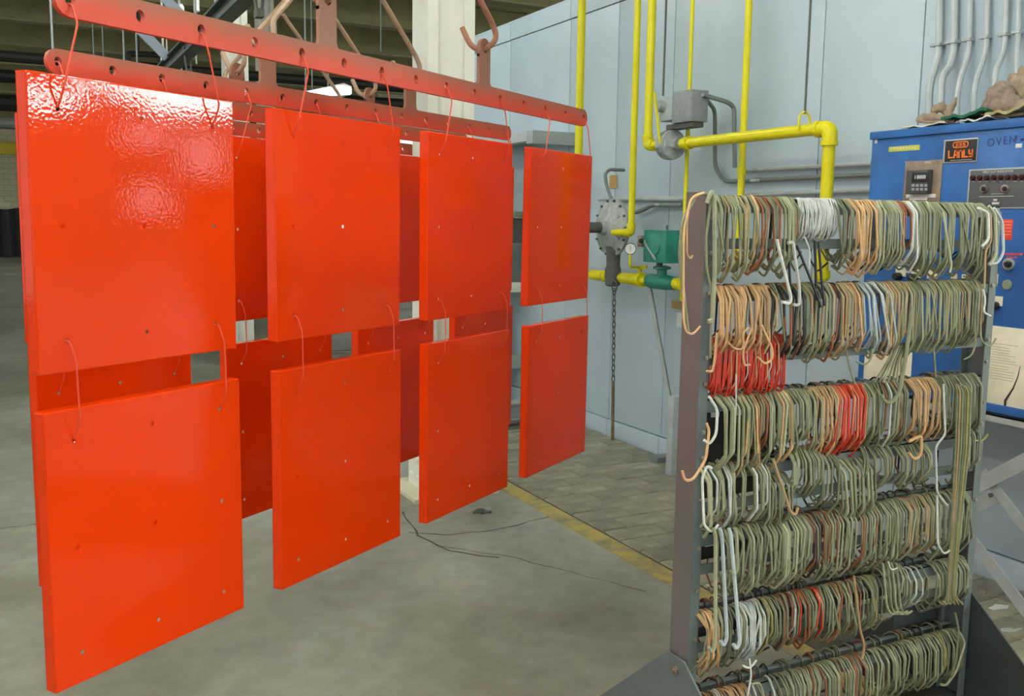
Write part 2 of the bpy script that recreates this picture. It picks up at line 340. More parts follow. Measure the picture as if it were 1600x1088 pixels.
LAMPS = [((.1, 1.6, 4.2), 2.4, 0, 'lamp hanging over the near end of the conveyor'), ((-1.6, 2.0, 4.2), 2.4, 0, 'lamp hanging over the left of the floor near the panels'),
         ((-3.4, 3.9, 4.2), 2.4, 0, 'lamp added far left of the red panels to light the oven wall'), ((2.2, -1.6, 4.2), 2.4, 0, 'lamp hanging right and behind the camera'), ((.6, -1.6, 4.2), 2.4, 0, 'lamp hanging behind the camera'),  # far left lamp is added, out of view, to lift the lower oven wall
         ((-1.8, -1.8, 4.2), 2.4, 0, 'lamp hanging left and behind the camera'), ((-1.9, 6.7, 4.4), 2.4, 0, 'lamp hanging left of the conveyor past the panels'), ((-4.6, 8.6, 4.4), 2.4, 0, 'lamp added far left, past the panels, to light the oven wall'),  # the far left one is added too, shining on the lower wall
         ((-2.2, 13, 4.4), 2.4, 0, 'lamp hanging far down the hall on the left'), ((-2.6, 22, 4.4), 2.4, 0, 'lamp hanging very far down the hall, left'), ((1.2, 30, 4.4), 2.4, 0, 'lamp hanging near the far wall'),
         ((-3.4, 35.5, 4.2), 2.4, math.pi/2, 'lamp hanging crosswise in front of the far wall')]
LAMPS += [((2.0, 7.5, 4.4), 2.4, 0, 'lamp added beside the far end of the oven wall to brighten it'), ((1.5, 3.2, 4.35), 2.4, 0, 'lamp added between conveyor and oven wall to brighten panels and floor'), ((12.5, -1.3, 3.42), 2.4, 0, 'lamp in the side hall beyond the oven, nearest'), ((16.5, -2.3, 3.56), 2.4, 0, 'lamp in the side hall beyond the oven, second'), ((16.5, -5.2, 3.5), 2.4, 0, 'lamp in the side hall, second row left'),  # first two lamps are added out of view to brighten wall, panels and floor
          ((9., -4.2, 3.75), 2.4, 0, 'lamp in the side hall, first row left'), ((21., -3.0, 3.75), 2.4, 0, 'lamp in the side hall, last row'), ((21., -7., 3.75), 2.4, 0, 'lamp in the side hall, last row left')]
for a in LAMPS: fixture(*a[:3], 'white fluorescent '+a[3], rt=.11 if a[0][0] > 8 else .022)

# ------------------------------------------------------------------ columns
def column(name, x0, x1, y0, y1, h, label, rivets=True):
    t = thing(name, ((x0+x1)/2, (y0+y1)/2, 0), label, 'column')
    g = .012
    mb = MB(); mb.box((x0, y0, 0), (x0+.014, y1, h)); mb.box((x1-.014, y0, 0), (x1, y1, h)); mb.build('flange', M_WHITE, t, smooth=False)
    MB().box((x0+.014, y0+.03, 0), (x1-.014, y0+.045, h)).build('web', M_WHITE, t, smooth=False)
    MB().box((x0+.014, y1-.045, 0), (x1-.014, y1-.03, h)).build('web', M_WHITE, t, smooth=False)
    MB().box((x0+.014, y0, 0), (x0+.06, y0+.012, h)).build('lip', M_WHITE, t, smooth=False)
    MB().box((x1-.06, y0, 0), (x1-.014, y0+.012, h)).build('lip', M_WHITE, t, smooth=False)
    if rivets:
        MB().prism([(x0-.012, y0-.03, 0), (x0-.012, y1+.03, 0), (x0-.012, y1+.03, .22), (x0-.012, y1-.02, .34), (x0-.012, y0+.02, .34), (x0-.012, y0-.03, .22)], (.012, 0, 0)).build('base_plate', M_WHITE, t, smooth=False)
        MB().prism([(x0-.03, y0-.012, 0), (x1+.03, y0-.012, 0), (x1+.03, y0-.012, .22), (x1, y0-.012, .34), (x0, y0-.012, .34), (x0-.03, y0-.012, .22)], (0, .012, 0)).build('base_plate', M_WHITE, t, smooth=False)
        MB().box((x0-.12, y0-.12, 0), (x1+.12, y1+.12, .02)).build('foot_plate', M_CREAM, t, smooth=False)
        for i in range(3):
            for z in (.08, .18, .27):
                yy = y0+.02+(y1-y0-.04)*i/2; MB().sphere((x0-.012, yy, z), .017, 8, (.6, 1, 1)).build('rivet', M_WHITE, t)
                xx = x0+.02+(x1-x0-.04)*i/2; MB().sphere((xx, y0-.012, z), .017, 8, (1, .6, 1)).build('rivet', M_WHITE, t)
    return t
yc = 4.92; xa = ony(668, 400, yc).x; xb = ony(742, 60, yc).x
column('column', xa, xb, yc, yc+.23, 5.4, 'thick white riveted steel column behind the red panels')
yc = 9.6; xa = ony(352, 100, yc).x; xb = ony(388, 100, yc).x
column('column', xa, xb, yc, yc+.2, 5.4, 'slim white column farther back, seen through the gap at the panel tops', False)
yc = 16.; xa = ony(404, 30, yc).x; xb = ony(428, 30, yc).x
column('column', xa, xb, yc, yc+.3, 5.4, 'olive shaded column far back beside the slim white column', False)

# ------------------------------------------------------------------ frame of the oven entrance behind the panels
t = thing('steel_frame', (3.4, 6.35, 0), 'pale grey steel frame standing against the oven wall behind the rightmost panels', 'frame')
yf = 6.35; xl = ony(832, 210, yf).x; xr = ony(936, 215, yf).x; zt = ony(832, 203, yf).z; zb = ony(832, 224, yf).z
MB().bbox((xl, yf, zb), (xr, yf+.1, zt), .006).build('top_beam', M_STRUT, t)
MB().bbox((xl, yf+.1, zb+.02), (xl+.08, yf+2.2, zt), .006).build('side_beam', M_CONDUIT, t)
MB().bbox((xl+.08, yf+.1, zt-.02), (xr, yf+2.2, zt-.005), .003).build('roof_plate', M_WALL, t)
xp = ony(905, 300, yf).x
MB().bbox((xp, yf, .2), (xr, yf+.14, zb), .006).build('post', M_STRUT, t)
MB().bbox((xl, yf+2.05, .2), (xl+.12, yf+2.2, zb), .006).build('post', M_STRUT, t)
mb = MB(); z0 = ony(935, 645, yf-.06).z; z1 = ony(935, 620, yf-.06).z; xe = ony(940, 630, yf-.06).x
mb.box((xl-.4, yf-.06, z1-.012), (xe, yf+.08, z1)); mb.box((xl-.4, yf-.06, z0), (xe, yf+.08, z0+.012)); mb.box((xl-.4, yf, z0), (xe, yf+.012, z1)); mb.build('base_beam', M_STRUT, t, smooth=False)
mb = MB().bbox((xl-.35, yf-.02, 0), (xl-.25, yf+.06, z0)); mb.bbox((xe-.25, yf-.02, 0), (xe-.15, yf+.06, z0)); mb.build('foot', M_DARKPLATE, t)
MB().bar((xr-.02, yf+.05, zb-.02), (xr-.24, yf+.05, zb-.02+.0) if False else (xr-.25, yf+.05, zb-.3), .05, .01, (1, 0, 1)).build('brace', M_STRUT, t)
t = thing('machine', (3.0, 7.4, 0), 'dark machine with white sill behind the grey steel frame', 'machine')
xm0, xm1 = ony(760, 400, 7.2).x, ony(905, 400, 7.2).x
zz1 = ony(805, 342, 7.2).z; zz0 = ony(805, 440, 7.2).z; zz2 = ony(805, 455, 7.2).z
MB().bbox((xm0, 7.2, zz0+.0), (xm1-.1, 7.9, zz1), .01).build('body', M_DARKIRON, t)
MB().bbox((xm0, 7.18, zz1), (xm1-.05, 7.95, zz1+.06), .01).build('dusty_top', mat('dusty_grey_green', (.28, .30, .2), .9, var=.4, vscale=20), t)
MB().bbox((xm0-.05, 7.05, zz2), (xm1, 7.95, zz0), .008).build('sill', M_WHITE, t)
MB().bbox((xm0+.03, 7.12, zz0), (xm0+.3, 7.2, zz1-.2), .008).build('door', M_CONDUIT_D, t)
for x in (xm0+.05, (xm0+xm1)/2, xm1-.1): MB().bbox((x, 7.3, 0), (x+.09, 7.4, zz2), .006).build('leg', M_STRUT, t)
MB().bbox((xm0, 7.2, .3), (xm1, 7.35, .42), .01).build('lower_rail', M_STRUT, t)
MB().bbox((xm0+.1, 7.5, .1), (xm1-.1, 7.9, zz2-.15), .01).build('dark_drum', M_DARKPLATE, t)
MB().bbox((2.45, 6.55, 0), (2.95, 6.66, .03), .004).build('timber', mat('raw_timber', (.42, .27, .16), .7, var=.3), label='piece of bare timber lying on the floor behind the panels', cat='timber')

# ------------------------------------------------------------------ overhead conveyor
XC = 1.06; ZT = 2.62
mb = MB(); mb.box((XC-.045, -2, ZT), (XC+.045, 15, ZT+.012)); mb.box((XC-.006, -2, ZT+.012), (XC+.006, 15, ZT+.09)); mb.box((XC-.045, -2, ZT+.09), (XC+.045, 15, ZT+.102))
trk = mb.build('conveyor_track', M_TRACK, label='dark green overhead conveyor beam running away down the hall', cat='conveyor', smooth=False)
for y in (1., 6.2, 10.5, 14.5):
    for s in (-1, 1): MB().cyl((XC+s*.06, y, ZT+.1), (XC+s*.06, y, 5.4), .008, 6).build('hanger_rod', M_STRUT, trk)
def trolley(y, label, group='conveyor trolleys'):
    t = thing('trolley', (XC, y, ZT-.12), label, 'trolley', group)
    for s in (-1, 1):
        MB().bar((XC+s*.03, y, ZT+.06), (XC+s*.012, y, ZT-.1), .04, .008, (0, 1, 0)).build('arm', M_DARKIRON, t)
        MB().lathe((XC+s*.012, y, ZT+.032), (s, 0, 0), [(0, .019), (.018, .019), (.02, .01)], 14).build('wheel', M_DARKIRON, t)
    MB().bbox((XC-.02, y-.03, ZT-.13), (XC+.02, y+.03, ZT-.09), .005).build('clevis', M_DARKIRON, t)
    return t

# ------------------------------------------------------------------ hanging bars and panels
D = Vector((.837, .547, 0)).normalized(); NB = Vector((-D.y, D.x, 0))      # along the bar, and towards the back
PITCHH = .1635; NH = 15
def bar_mesh():
    # local axes: x along bar, y thickness (back +), z height; origin at the middle hole
    th = .006; hh = .0325; r = .011; n = 16; mb = MB(); F = []; V = []
    def quad_ring(cx, half, left_round, right_round):
        ci = []; oo = []
        for k in range(n):
            a = 2*math.pi*k/n + math.pi/n; c, s = math.cos(a), math.sin(a); ci.append((cx+r*c, r*1.15*s))
            if (c < 0 and left_round) or (c > 0 and right_round): oo.append((cx+hh*c, hh*s))
            else:
                q = max(abs(c)/half, abs(s)/hh); oo.append((cx+c/q, s/q))
        o0 = len(V); V.extend(ci); V.extend(oo)
        for k in range(n):
            k2 = (k+1) % n; F.append((o0+k, o0+n+k, o0+n+k2, o0+k2))
        # corner fills of the square part
        for sx in (-1, 1):
            if (sx < 0 and left_round) or (sx > 0 and right_round): continue
            for sz in (-1, 1):
                cand = [k for k in range(n) if sx*(oo[k][0]-cx) > 0 and sz*oo[k][1] > 0]
                side = max(cand, key=lambda k: abs(oo[k][0]-cx)*10-abs(oo[k][1])*0 if abs(abs(oo[k][1])-hh) > 1e-6 else -1)
                top = max((k for k in cand if abs(abs(oo[k][1])-hh) < 1e-6), key=lambda k: abs(oo[k][0]-cx))
                sk = max((k for k in cand if abs(abs(oo[k][0]-cx)-half) < 1e-6), key=lambda k: abs(oo[k][1]))
                i = len(V); V.append((cx+sx*half, sz*hh)); F.append((o0+n+top, i, o0+n+sk) if True else ())
    for i in range(NH):
        quad_ring((i-(NH-1)/2)*PITCHH, PITCHH/2, i == 0, i == NH-1)
    nV = len(V)
    bm = bmesh.new(); vs = [bm.verts.new((x, -th, z)) for x, z in V]
    for f in F: bm.faces.new([vs[i] for i in f])
    bmesh.ops.remove_doubles(bm, verts=bm.verts, dist=1e-5)
    bmesh.ops.recalc_face_normals(bm, faces=bm.faces)
    g = bmesh.ops.extrude_face_region(bm, geom=list(bm.faces)); 
    for e in g['geom']:
        if isinstance(e, bmesh.types.BMVert): e.co.y = th
    bm.verts.ensure_lookup_table(); bm.verts.index_update()
    mb.add([v.co.copy() for v in bm.verts], [[v.index for v in f.verts] for f in bm.faces]); bm.free()
    return mb
def tab_mb(cx, h=.15):       # upright lug with an eye, small fillets at its foot
    mb = MB(); w_ = .034; th = .0055; z0 = .032; zt = z0+h; n = 14; r = .013; ez = zt-w_
    out = [(cx-w_-.014, z0), (cx-w_-.004, z0+.004), (cx-w_, z0+.014), (cx-w_, ez)] + [(cx-w_*math.cos(a), ez+w_*math.sin(a)) for a in [math.pi*k/8 for k in range(1, 8)]] + [(cx+w_, ez), (cx+w_, z0+.014), (cx+w_+.004, z0+.004), (cx+w_+.014, z0)]
    # polygon with an eye: lower plate up to the eye's bottom, then ring
    lo = [p for p in out if p[1] <= z0+.0141]; 
    zb_ = ez-w_
    poly = [(cx-w_-.014, z0), (cx+w_+.014, z0), (cx+w_+.004, z0+.004), (cx+w_, z0+.014), (cx+w_, zb_), (cx-w_, zb_), (cx-w_, z0+.014), (cx-w_-.004, z0+.004)]
    mb.prism([(x, -th, z) for x, z in poly], (0, 2*th, 0))
    vs = []; fs = []
    for k in range(n):
        a = 2*math.pi*k/n+math.pi/n; c, s = math.cos(a), math.sin(a)
        if s >= 0: ox, oz = w_*c, w_*s
        else: q = max(abs(c), abs(s)); ox, oz = w_*c/q, w_*s/q
        for yy in (-th, th): vs += [(cx+r*c, yy, ez+r*s), (cx+ox, yy, ez+oz)]
    for k in range(n):
        a = 4*k; b = 4*((k+1) % n)
        fs += [(a, a+1, b+1, b), (a+2, b+2, b+3, a+3), (a, b, b+2, a+2), (a+1, a+3, b+3, b+1)]
    # fill the two lower corners of the square around the eye
    mb.add(vs, fs); c_ = w_
    mb.prism([(cx-c_, -th, zb_), (cx-c_*.55, -th, zb_), (cx-c_, -th, zb_+c_*.45)], (0, 2*th, 0)); mb.prism([(cx+c_, -th, zb_), (cx+c_, -th, zb_+c_*.45), (cx+c_*.55, -th, zb_)], (0, 2*th, 0))
    return mb, ez
LOCAL = Matrix((( D.x, NB.x, 0, 0), (D.y, NB.y, 0, 0), (0, 0, 1, 0), (0, 0, 0, 1)))
ROTZ = math.atan2(D.y, D.x)
HOLE0 = -.5*(NH-1)*PITCHH
names = ['front', 'second', 'third', 'rearmost']
bars = []
bm_me = bar_mesh().mesh('bar', M_BAR); 
tabs = [tab_mb(s*.39) for s in (-1, 1)]; tab_me = [a.mesh('hanging_lug', M_BAR) for a, z in tabs]; EYE = tabs[0][1]
def place_local(name, me, parent): o = bpy.data.objects.new(name, me); COL.objects.link(o); o.parent = parent; return o
BARC = [Vector((1.062, 2.739, 1.962)), Vector((1.062, 3.413, 1.945)), Vector((1.10, 4.05, 1.955)), Vector((1.16, 4.76, 1.955))]
for k in range(4):
    t = thing('hanging_bar', BARC[k], names[k]+' perforated red bar with two lugs hanging from the conveyor', 'bar', 'perforated hanging bars')
    t.rotation_euler = (0, (0, -.006, -.004, .002)[k], ROTZ + (0, 0, -.03, .0)[k])
    place_local('bar', bm_me, t); [place_local('hanging_lug', q, t) for q in tab_me]; bars.append(t)
    tr = trolley(BARC[k].y, 'dark iron trolley carrying the %s hanging bar' % names[k])
    # two bent rods, apex at the trolley, hooked through the lugs
    for s in (-1, 1):
        zo = EYE; ap = Vector((0, 0, ZT-.10-BARC[k].z))
        h = thing('hanger_hook', BARC[k]+D*(s*.39)+Vector((0, 0, zo)), '%s tan rod hook carrying the %s end of the %s hanging bar' % ('bent', 'near' if s < 0 else 'far', names[k]), 'hook', 'tan rod hooks of the conveyor')
        h.rotation_euler = (0, 0, ROTZ); o_ = Vector((s*.39, 0, zo))
        pts = fillet([Vector((s*.39-s*.0, .085, zo+.075)), Vector((s*.39-s*.0, .05, zo+.012)), Vector((s*.39, 0, zo-.006)), Vector((s*.39+s*.012, -.045, zo+.03)), Vector((s*.39+s*.005, -.03, zo+.08)), ap+Vector((s*.02, 0, 0))], .04, 4)
        b_ = MB().tube([p-o_ for p in pts], .0098, 8); place_local('rod', b_.mesh('rod', M_ROD if k else mat('red_brown_rod', (.36, .16, .09), .6, var=.3)), h)

PW, PH, PD = .52, .583, .03
HOLES_X = (.065, .26, .455); HOLES_Z = (-.065, -.29, -.518)
def panel_mesh():
    bm = bmesh.new(); bmesh.ops.create_cube(bm, size=1)
    for v in bm.verts: v.co = Vector((PW/2+v.co.x*PW, PD/2+v.co.y*PD, -PH/2+v.co.z*PH))
    bk = [f for f in bm.faces if all(abs(v.co.y-PD) < 1e-6 for v in f.verts)]; bmesh.ops.delete(bm, geom=bk, context='FACES_ONLY')
    ed = [e for e in bm.edges if not all(abs(v.co.y-PD) < 1e-6 for v in e.verts)]
    r = .0035; bmesh.ops.bevel(bm, geom=ed, offset=r, segments=3, affect='EDGES', profile=.5)
    fr = [f for f in bm.faces if all(abs(v.co.y) < 1e-6 for v in f.verts) and f.calc_area() > .1]; bmesh.ops.delete(bm, geom=fr, context='FACES_ONLY')
    # return lip at the back
    bm.verts.ensure_lookup_table()
    xs = [r, (HOLES_X[0]+HOLES_X[1])/2, (HOLES_X[1]+HOLES_X[2])/2, PW-r]; zs = [-r, (HOLES_Z[0]+HOLES_Z[1])/2, (HOLES_Z[1]+HOLES_Z[2])/2, -PH+r]
    n = 12; rh = .0052
    for i in range(3):
        for j in range(3):
            cx, cz = HOLES_X[i], HOLES_Z[j]; x0, x1, z1, z0 = xs[i], xs[i+1], zs[j], zs[j+1]
            ring = [bm.verts.new((cx+rh*math.cos(2*math.pi*k/n+math.pi/n), 0, cz+rh*math.sin(2*math.pi*k/n+math.pi/n))) for k in range(n)]
            co = [bm.verts.new(p) for p in ((x1, 0, z1), (x0, 0, z1), (x0, 0, z0), (x1, 0, z0))]
            q = n//4
            for c in range(4):
                for k in range(q-1):
                    bm.faces.new((co[c], ring[(c*q+k) % n], ring[(c*q+k+1) % n]))
                bm.faces.new((co[c], ring[(c*q+q-1) % n], ring[(c*q+q) % n], co[(c+1) % 4]))
            deep = [bm.verts.new((v.co.x, .0025, v.co.z)) for v in ring]
            for k in range(n): bm.faces.new((ring[k], ring[(k+1) % n], deep[(k+1) % n], deep[k]))
    lip = MB(); l = .012
    bmesh.ops.recalc_face_normals(bm, faces=bm.faces)
    # make sure normals look outwards (front = -y)
    for f in bm.faces:
        if f.calc_area() > .001 and abs(f.normal.y) > .9 and f.normal.y > 0: f.normal_flip()
    me = bpy.data.meshes.new('panel_face'); bm.to_mesh(me); bm.free(); me.materials.append(M_PANEL)
    for p in me.polygons: p.use_smooth = False
    return me
panel_me = panel_mesh()
lip = MB(); l = .014
lip.box((0, PD-.0015, -PH), (l, PD, 0)); lip.box((PW-l, PD-.0015, -PH), (PW, PD, 0)); lip.box((l, PD-.0015, -l), (PW-l, PD, 0)); lip.box((l, PD-.0015, -PH), (PW-l, PD, -PH+l))
lip_me = lip.mesh('return_lip', M_PANEL, False)
rn = ['nearest', 'second', 'third', 'farthest']
def panel(c, yaw, tilt, label):
    t = thing('sheet_metal_panel', c, label, 'panel', 'hanging red panels'); t.rotation_euler = (tilt, 0, ROTZ+yaw)
    f = place_local('panel_face', panel_me, t); place_local('return_lip', lip_me, t)
    return t
def whook(p_top, p_bot, label, thick=.0021, top_in=True):
    # wire: from behind the bar through its hole, out to the front, down, and in through the panel hole
    t = (p_top-p_bot).z; f = -NB*.026
    pts = [p_top+NB*.02+Vector((0, 0, -.02)), p_top+NB*.008, p_top-NB*.009+Vector((0, 0, -.002)), p_top-NB*.026+Vector((0, 0, -.04)), p_bot-NB*.024+Vector((0, 0, .045)), p_bot+Vector((0, 0, .002))-NB*.001, p_bot+NB*.012+Vector((0, 0, .004)), p_bot+NB*.016+Vector((0, 0, .03))]
    return MB().tube(fillet(pts, .008, 3), thick, 6).build('wire_hook', M_WIRE_RED, label=label, cat='hook', group='red wires holding the panels', origin=p_top)
FT = [-.008, .646, 1.305, 1.962]       # left edges along the front bar, measured from its survey origin
P0 = Vector((.029, 2.064, 0))
def along(base, t, z, back=0.): return base + D*t + NB*back + Vector((0, 0, z))
FYAW = [.0, .0, .0, .0]
base2 = P0 + Vector((0, .674, 0)); BT = [-.012, .64, 1.292, 1.955]
rows = [('front', P0, FT, 0., 1.819, 1.163), ('rear', base2, BT, 0., 1.802, 1.148)]
for rname, base, ts, bk, zu, zl in rows:
    for i, tt in enumerate(ts):
        if rname == 'front': yw = (0, .0, .0, .0)[i]; tl = (.012, .008, .004, .012)[i]
        else: yw = (.03, .03, .03, .02)[i]; tl = .01
        up_ = panel(along(base, tt, zu, bk), yw, tl, '%s glossy red panel in the upper %s row on the hanging bars' % (rn[i], rname))
        lo_ = panel(along(base, tt + (0 if rname == 'front' else .0), zl, bk), yw*.8, .004, '%s glossy red panel in the lower %s row on the hanging bars' % (rn[i], rname))
        bpy.context.view_layer.update()
        zbar = BARC[0 if rname == 'front' else 1].z; bc = BARC[0 if rname == 'front' else 1]
        for q, hx in enumerate((HOLES_X[0], HOLES_X[2])):
            side = ('left', 'right')[q]
            idx = (0, 2, 4, 6, 8, 10, 12, 14)[i*2+q]; tp = bc + D*(HOLE0+idx*PITCHH) + Vector((0, 0, -.005)) + NB*0
            pu = up_.matrix_world @ Vector((hx, 0, HOLES_Z[0])); pb = up_.matrix_world @ Vector((hx, 0, HOLES_Z[2])); pl = lo_.matrix_world @ Vector((hx, 0, HOLES_Z[0]))
            whook(tp, pu, 'thin red wire from %s bar to %s top hole of %s upper panel' % ('front' if rname == 'front' else 'second', side, rn[i]))
            whook(pb, pl, 'thin red wire tying %s lower %s panel to the one above, %s side' % (rn[i], rname, side), .0017)

# ------------------------------------------------------------------ the hook rack
YR = 2.0
rack = thing('hook_rack', (2.14, YR+.04, 0), 'grey steel rack with horizontal rails full of bent wire hooks', 'rack')
XL, XR_ = 1.574, 2.722
for nm, xo, sg in (('left', XL, 1), ('right', XR_, -1)):
    z1 = 1.632 if sg > 0 else 1.60
    MB().box((xo, YR, 0), (xo+sg*.004, YR+.076, z1)).build('post_web', M_RACKB if sg > 0 else M_RACK, rack, smooth=False)
    pf = MB().box((xo, YR-.004, 0), (xo+sg*.03, YR, z1)).build('post_flange', M_RACK, rack, smooth=False)
    MB().box((xo, YR+.076, 0), (xo+sg*.03, YR+.08, z1)).build('post_flange', M_RACK, rack, smooth=False)
    for z in (1.565, 1.475, 1.37, 1.2, 1.13, 1.0, .93, .815, .68, .56, .42, .3):
        MB().lathe((xo+sg*.019, YR-.004, z), (0, -1, 0), [(0, .0065), (.004, .0065), (.0045, .0035), (.007, .0035)], 6).build('bolt', M_STEEL, pf)
    # triangular foot plates to the front and the back
    gx = xo-sg*.006
    MB().prism([(gx, YR+.0, .36), (gx, YR+.076, .36), (gx, YR+.47, .02), (gx, YR+.47, 0), (gx, YR-.42, 0), (gx, YR-.42, .02)], (-sg*.006, 0, 0)).build('foot_gusset', M_DARKPLATE if sg < 0 else M_RACK, rack, smooth=False)
    MB().bbox((xo-.05, YR-.45, 0), (xo+.05, YR+.5, .008), .003).build('foot_plate', M_DARKPLATE, rack)
    MB().lathe((xo-sg*.012, YR+.03, .325), (-sg, 0, 0), [(0, .012), (.008, .012), (.009, .006), (.014, .006)], 6).build('bolt', M_STEEL, rack)
MB().box((XR_-.23, YR+.1, .0), (XR_-.02, YR+.106, .30)).build('rear_plate', M_DARKPLATE, rack, smooth=False)
RAILS = [1.615, 1.38, 1.085, .895, .715, .485, .24]          # hook rails, top to bottom
LOWER = [1.485, 1.178, .875-.0, .775, .60, .375, None]
M_TAG = mat('white_tag', (.7, .72, .72), .6)
for i, z in enumerate(RAILS):
    for yy, nm in ((YR, 'rail'), (YR+.076, 'rear_rail')):
        s = 1 if nm == 'rail' else -1
        mb = MB(); mb.box((XL+.004, yy, z-.034), (XR_-.004, yy+s*.003, z)); mb.box((XL+.004, yy, z-.003), (XR_-.004, yy+s*.022, z)); mb.build(nm, M_RACK, rack, smooth=False)
    zl = LOWER[i]
    if zl:
        MB().box((XL+.004, YR+.003, zl), (XR_-.004, YR+.007, zl+.028)).build('lower_rail', M_RACK, rack, smooth=False)
        if 2 <= i <= 5:
            MB().box((XL+.004, YR+.03, zl+.03), (XL+(.25, .25, .3, .25, .28, .8)[i], YR+.034, z-.036)).build('black_strip', M_BLACK, rack, smooth=False)
for px, py in ((1117, 645), (1155, 642), (1195, 737), (1108, 847)):
    p = ony(px, py, YR+.028); MB().box((p.x-.014, YR+.026, p.z-.012), (p.x+.014, YR+.029, p.z+.012)).build('tag', M_TAG, rack, smooth=False)

WC = {}
def wm(n, c, r=.5, v=.22): WC[n] = mat('wire_'+n, c, r, var=v, vscale=30, rand=.2)
wm('olive', (.25, .262, .15)); wm('moss', (.165, .18, .105)); wm('pale_olive', (.36, .375, .235)); wm('peach', (.66, .40, .19)); wm('tan', (.48, .31, .15)); wm('white', (.72, .74, .70)); wm('red', (.68, .045, .015))
wm('brown', (.33, .11, .045)); wm('black', (.02, .021, .024)); wm('pale_blue', (.50, .57, .60)); wm('yellowed', (.42, .36, .13))
ADJ = dict(olive='olive green', moss='dark moss green', pale_olive='pale olive', peach='peach coloured', tan='tan', white='white', red='bright red', brown='rust brown', black='black', pale_blue='pale bluish grey', yellowed='yellowish')
HM = {}
def hook_mesh(L, r, v):
    k = (round(L, 3), round(r, 4), v)
    if k not in HM:
        if v == 0:   pts = [(0, .034, -.03), (0, .02, .003), (0, -.004, .005), (0, -.034, -.026), (0, -.038, -L+.045), (0, -.006, -L), (0, .014, -L+.012)]
        elif v == 1: pts = [(0, .03, -.045), (0, .02, .003), (0, -.004, .005), (0, -.022, -.02), (0, -.026, -L+.025), (0, -.014, -L), (0, .004, -L+.002), (0, .012, -L+.03)]
        elif v == 2: pts = [(0, .03, -.03), (0, .02, .003), (0, -.01, .005), (0, -.026, -.03), (0, -.024, -L*.8), (0, -.012, -L+.005), (0, .002, -L), (0, .008, -L*.82), (0, .004, -L*.25)]   # closed loop
        elif v == 4: pts = [(0, .03, -.02), (0, .02, .004), (0, -.004, .005), (0, -.016, -.02), (0, -.018, -L+.02), (0, -.010, -L), (0, .004, -L+.003), (0, .006, -.03)]
        else:        pts = [(0, -.034, -.035), (0, -.022, .003), (0, .006, .005), (0, .03, -.022), (0, .033, -L+.035), (0, .004, -L), (0, -.03, -L+.028)]   # hung the other way round, on the rear rail
        mb = MB().tube(fillet(pts, .007, 2), r, 5); HM[k] = (mb.v, mb.f)
    return HM[k]
HOOKS = []      # x, y, z, yaw, lean, L, r, colour, shape, rowname
ROWN = ['top', 'second', 'third', 'fourth', 'fifth', 'sixth', 'bottom']
def rail_x(px, i, z=None): z = RAILS[i] if z is None else z; d = ray(px, 600); # x on the rail for a photograph column
def rx(px, z):
    lo, hi = 1.2, 3.2
    for _ in range(30):
        mid = (lo+hi)/2; q = Vector((mid, YR-.02, z-.05))-CAM; u = CX+FPX*q.dot(RT)/q.dot(FW)
        if u < px: lo = mid
        else: hi = mid
    return (lo+hi)/2
def bunch(row, p0, p1, n, cols, L, r=.0033, shape=0, dz=0., yaw=0., lean=0., jit=1., z=None, tag_=None):
    n = int(n*1.35+.5); yaw += random.uniform(-.12, .12); lean += random.uniform(-.03, .03); ph = random.uniform(0, 6)
    z = RAILS[row] if z is None else z; a, b = rx(p0, z), rx(p1, z)
    for k in range(n):
        x = a+(b-a)*(k+.5+random.uniform(-.45, .45)*jit)/n
        HOOKS.append((x, YR, z+dz+random.uniform(0, .004), yaw+.14*math.sin(ph+k*.45)+random.gauss(0, .15)*jit, lean+.03*math.sin(ph*2+k*.6)+random.gauss(0, .045)*jit+(random.choice((-.2, -.14, .13, .19)) if random.random() < .09 else 0), L*random.choice((.86, .93, .97, 1., 1., 1.03, 1.08, 1.13)), r*random.choice((.8, 1, 1, 1.15)), random.choice(cols), shape, ROWN[row] if not tag_ else tag_))
OL = ['olive', 'olive', 'olive', 'pale_olive', 'moss', 'pale_olive']
OLM = OL + ['brown', 'tan']
# top row
bunch(0, 1112, 1132, 5, OL, .20); bunch(0, 1130, 1172, 10, OL+['peach', 'tan'], .195); bunch(0, 1168, 1182, 3, ['peach', 'olive'], .155, .0045); bunch(0, 1178, 1240, 14, OLM+['brown'], .19)
bunch(0, 1228, 1246, 3, ['brown', 'olive'], .14); bunch(0, 1248, 1306, 40, ['white'], .098, .0022, 2, jit=1.3); bunch(0, 1304, 1326, 5, ['moss', 'olive'], .17); bunch(0, 1326, 1368, 12, ['peach', 'peach', 'tan'], .19)
bunch(0, 1366, 1402, 11, OL, .19); bunch(0, 1400, 1416, 4, ['tan', 'brown', 'peach'], .15); bunch(0, 1418, 1436, 6, ['white', 'white', 'olive'], .18); bunch(0, 1434, 1540, 34, OL+['olive']*4, .20)
# second row
bunch(1, 1120, 1206, 26, ['peach', 'peach', 'tan', 'peach'], .17); bunch(1, 1204, 1252, 10, ['moss', 'black', 'brown', 'olive'], .19); bunch(1, 1250, 1310, 15, OL+['tan', 'brown', 'black'], .19)
bunch(1, 1308, 1344, 10, ['peach', 'olive', 'tan', 'brown'], .19); bunch(1, 1340, 1384, 10, ['pale_blue', 'pale_blue', 'white', 'olive'], .19, lean=-.16); bunch(1, 1382, 1430, 14, OL+['peach', 'tan', 'tan'], .195)
bunch(1, 1428, 1532, 34, OL+['olive', 'olive', 'tan'], .19)
# red bunch on the lower rail under the second row
bunch(1, 1116, 1226, 52, ['red'], .135, .0026, 4, z=1.243, jit=.9, tag_='lower second')
bunch(1, 1128, 1214, 7, ['peach', 'peach', 'white'], .12, .0022, 1, z=1.245, yaw=.5, tag_='lower second')
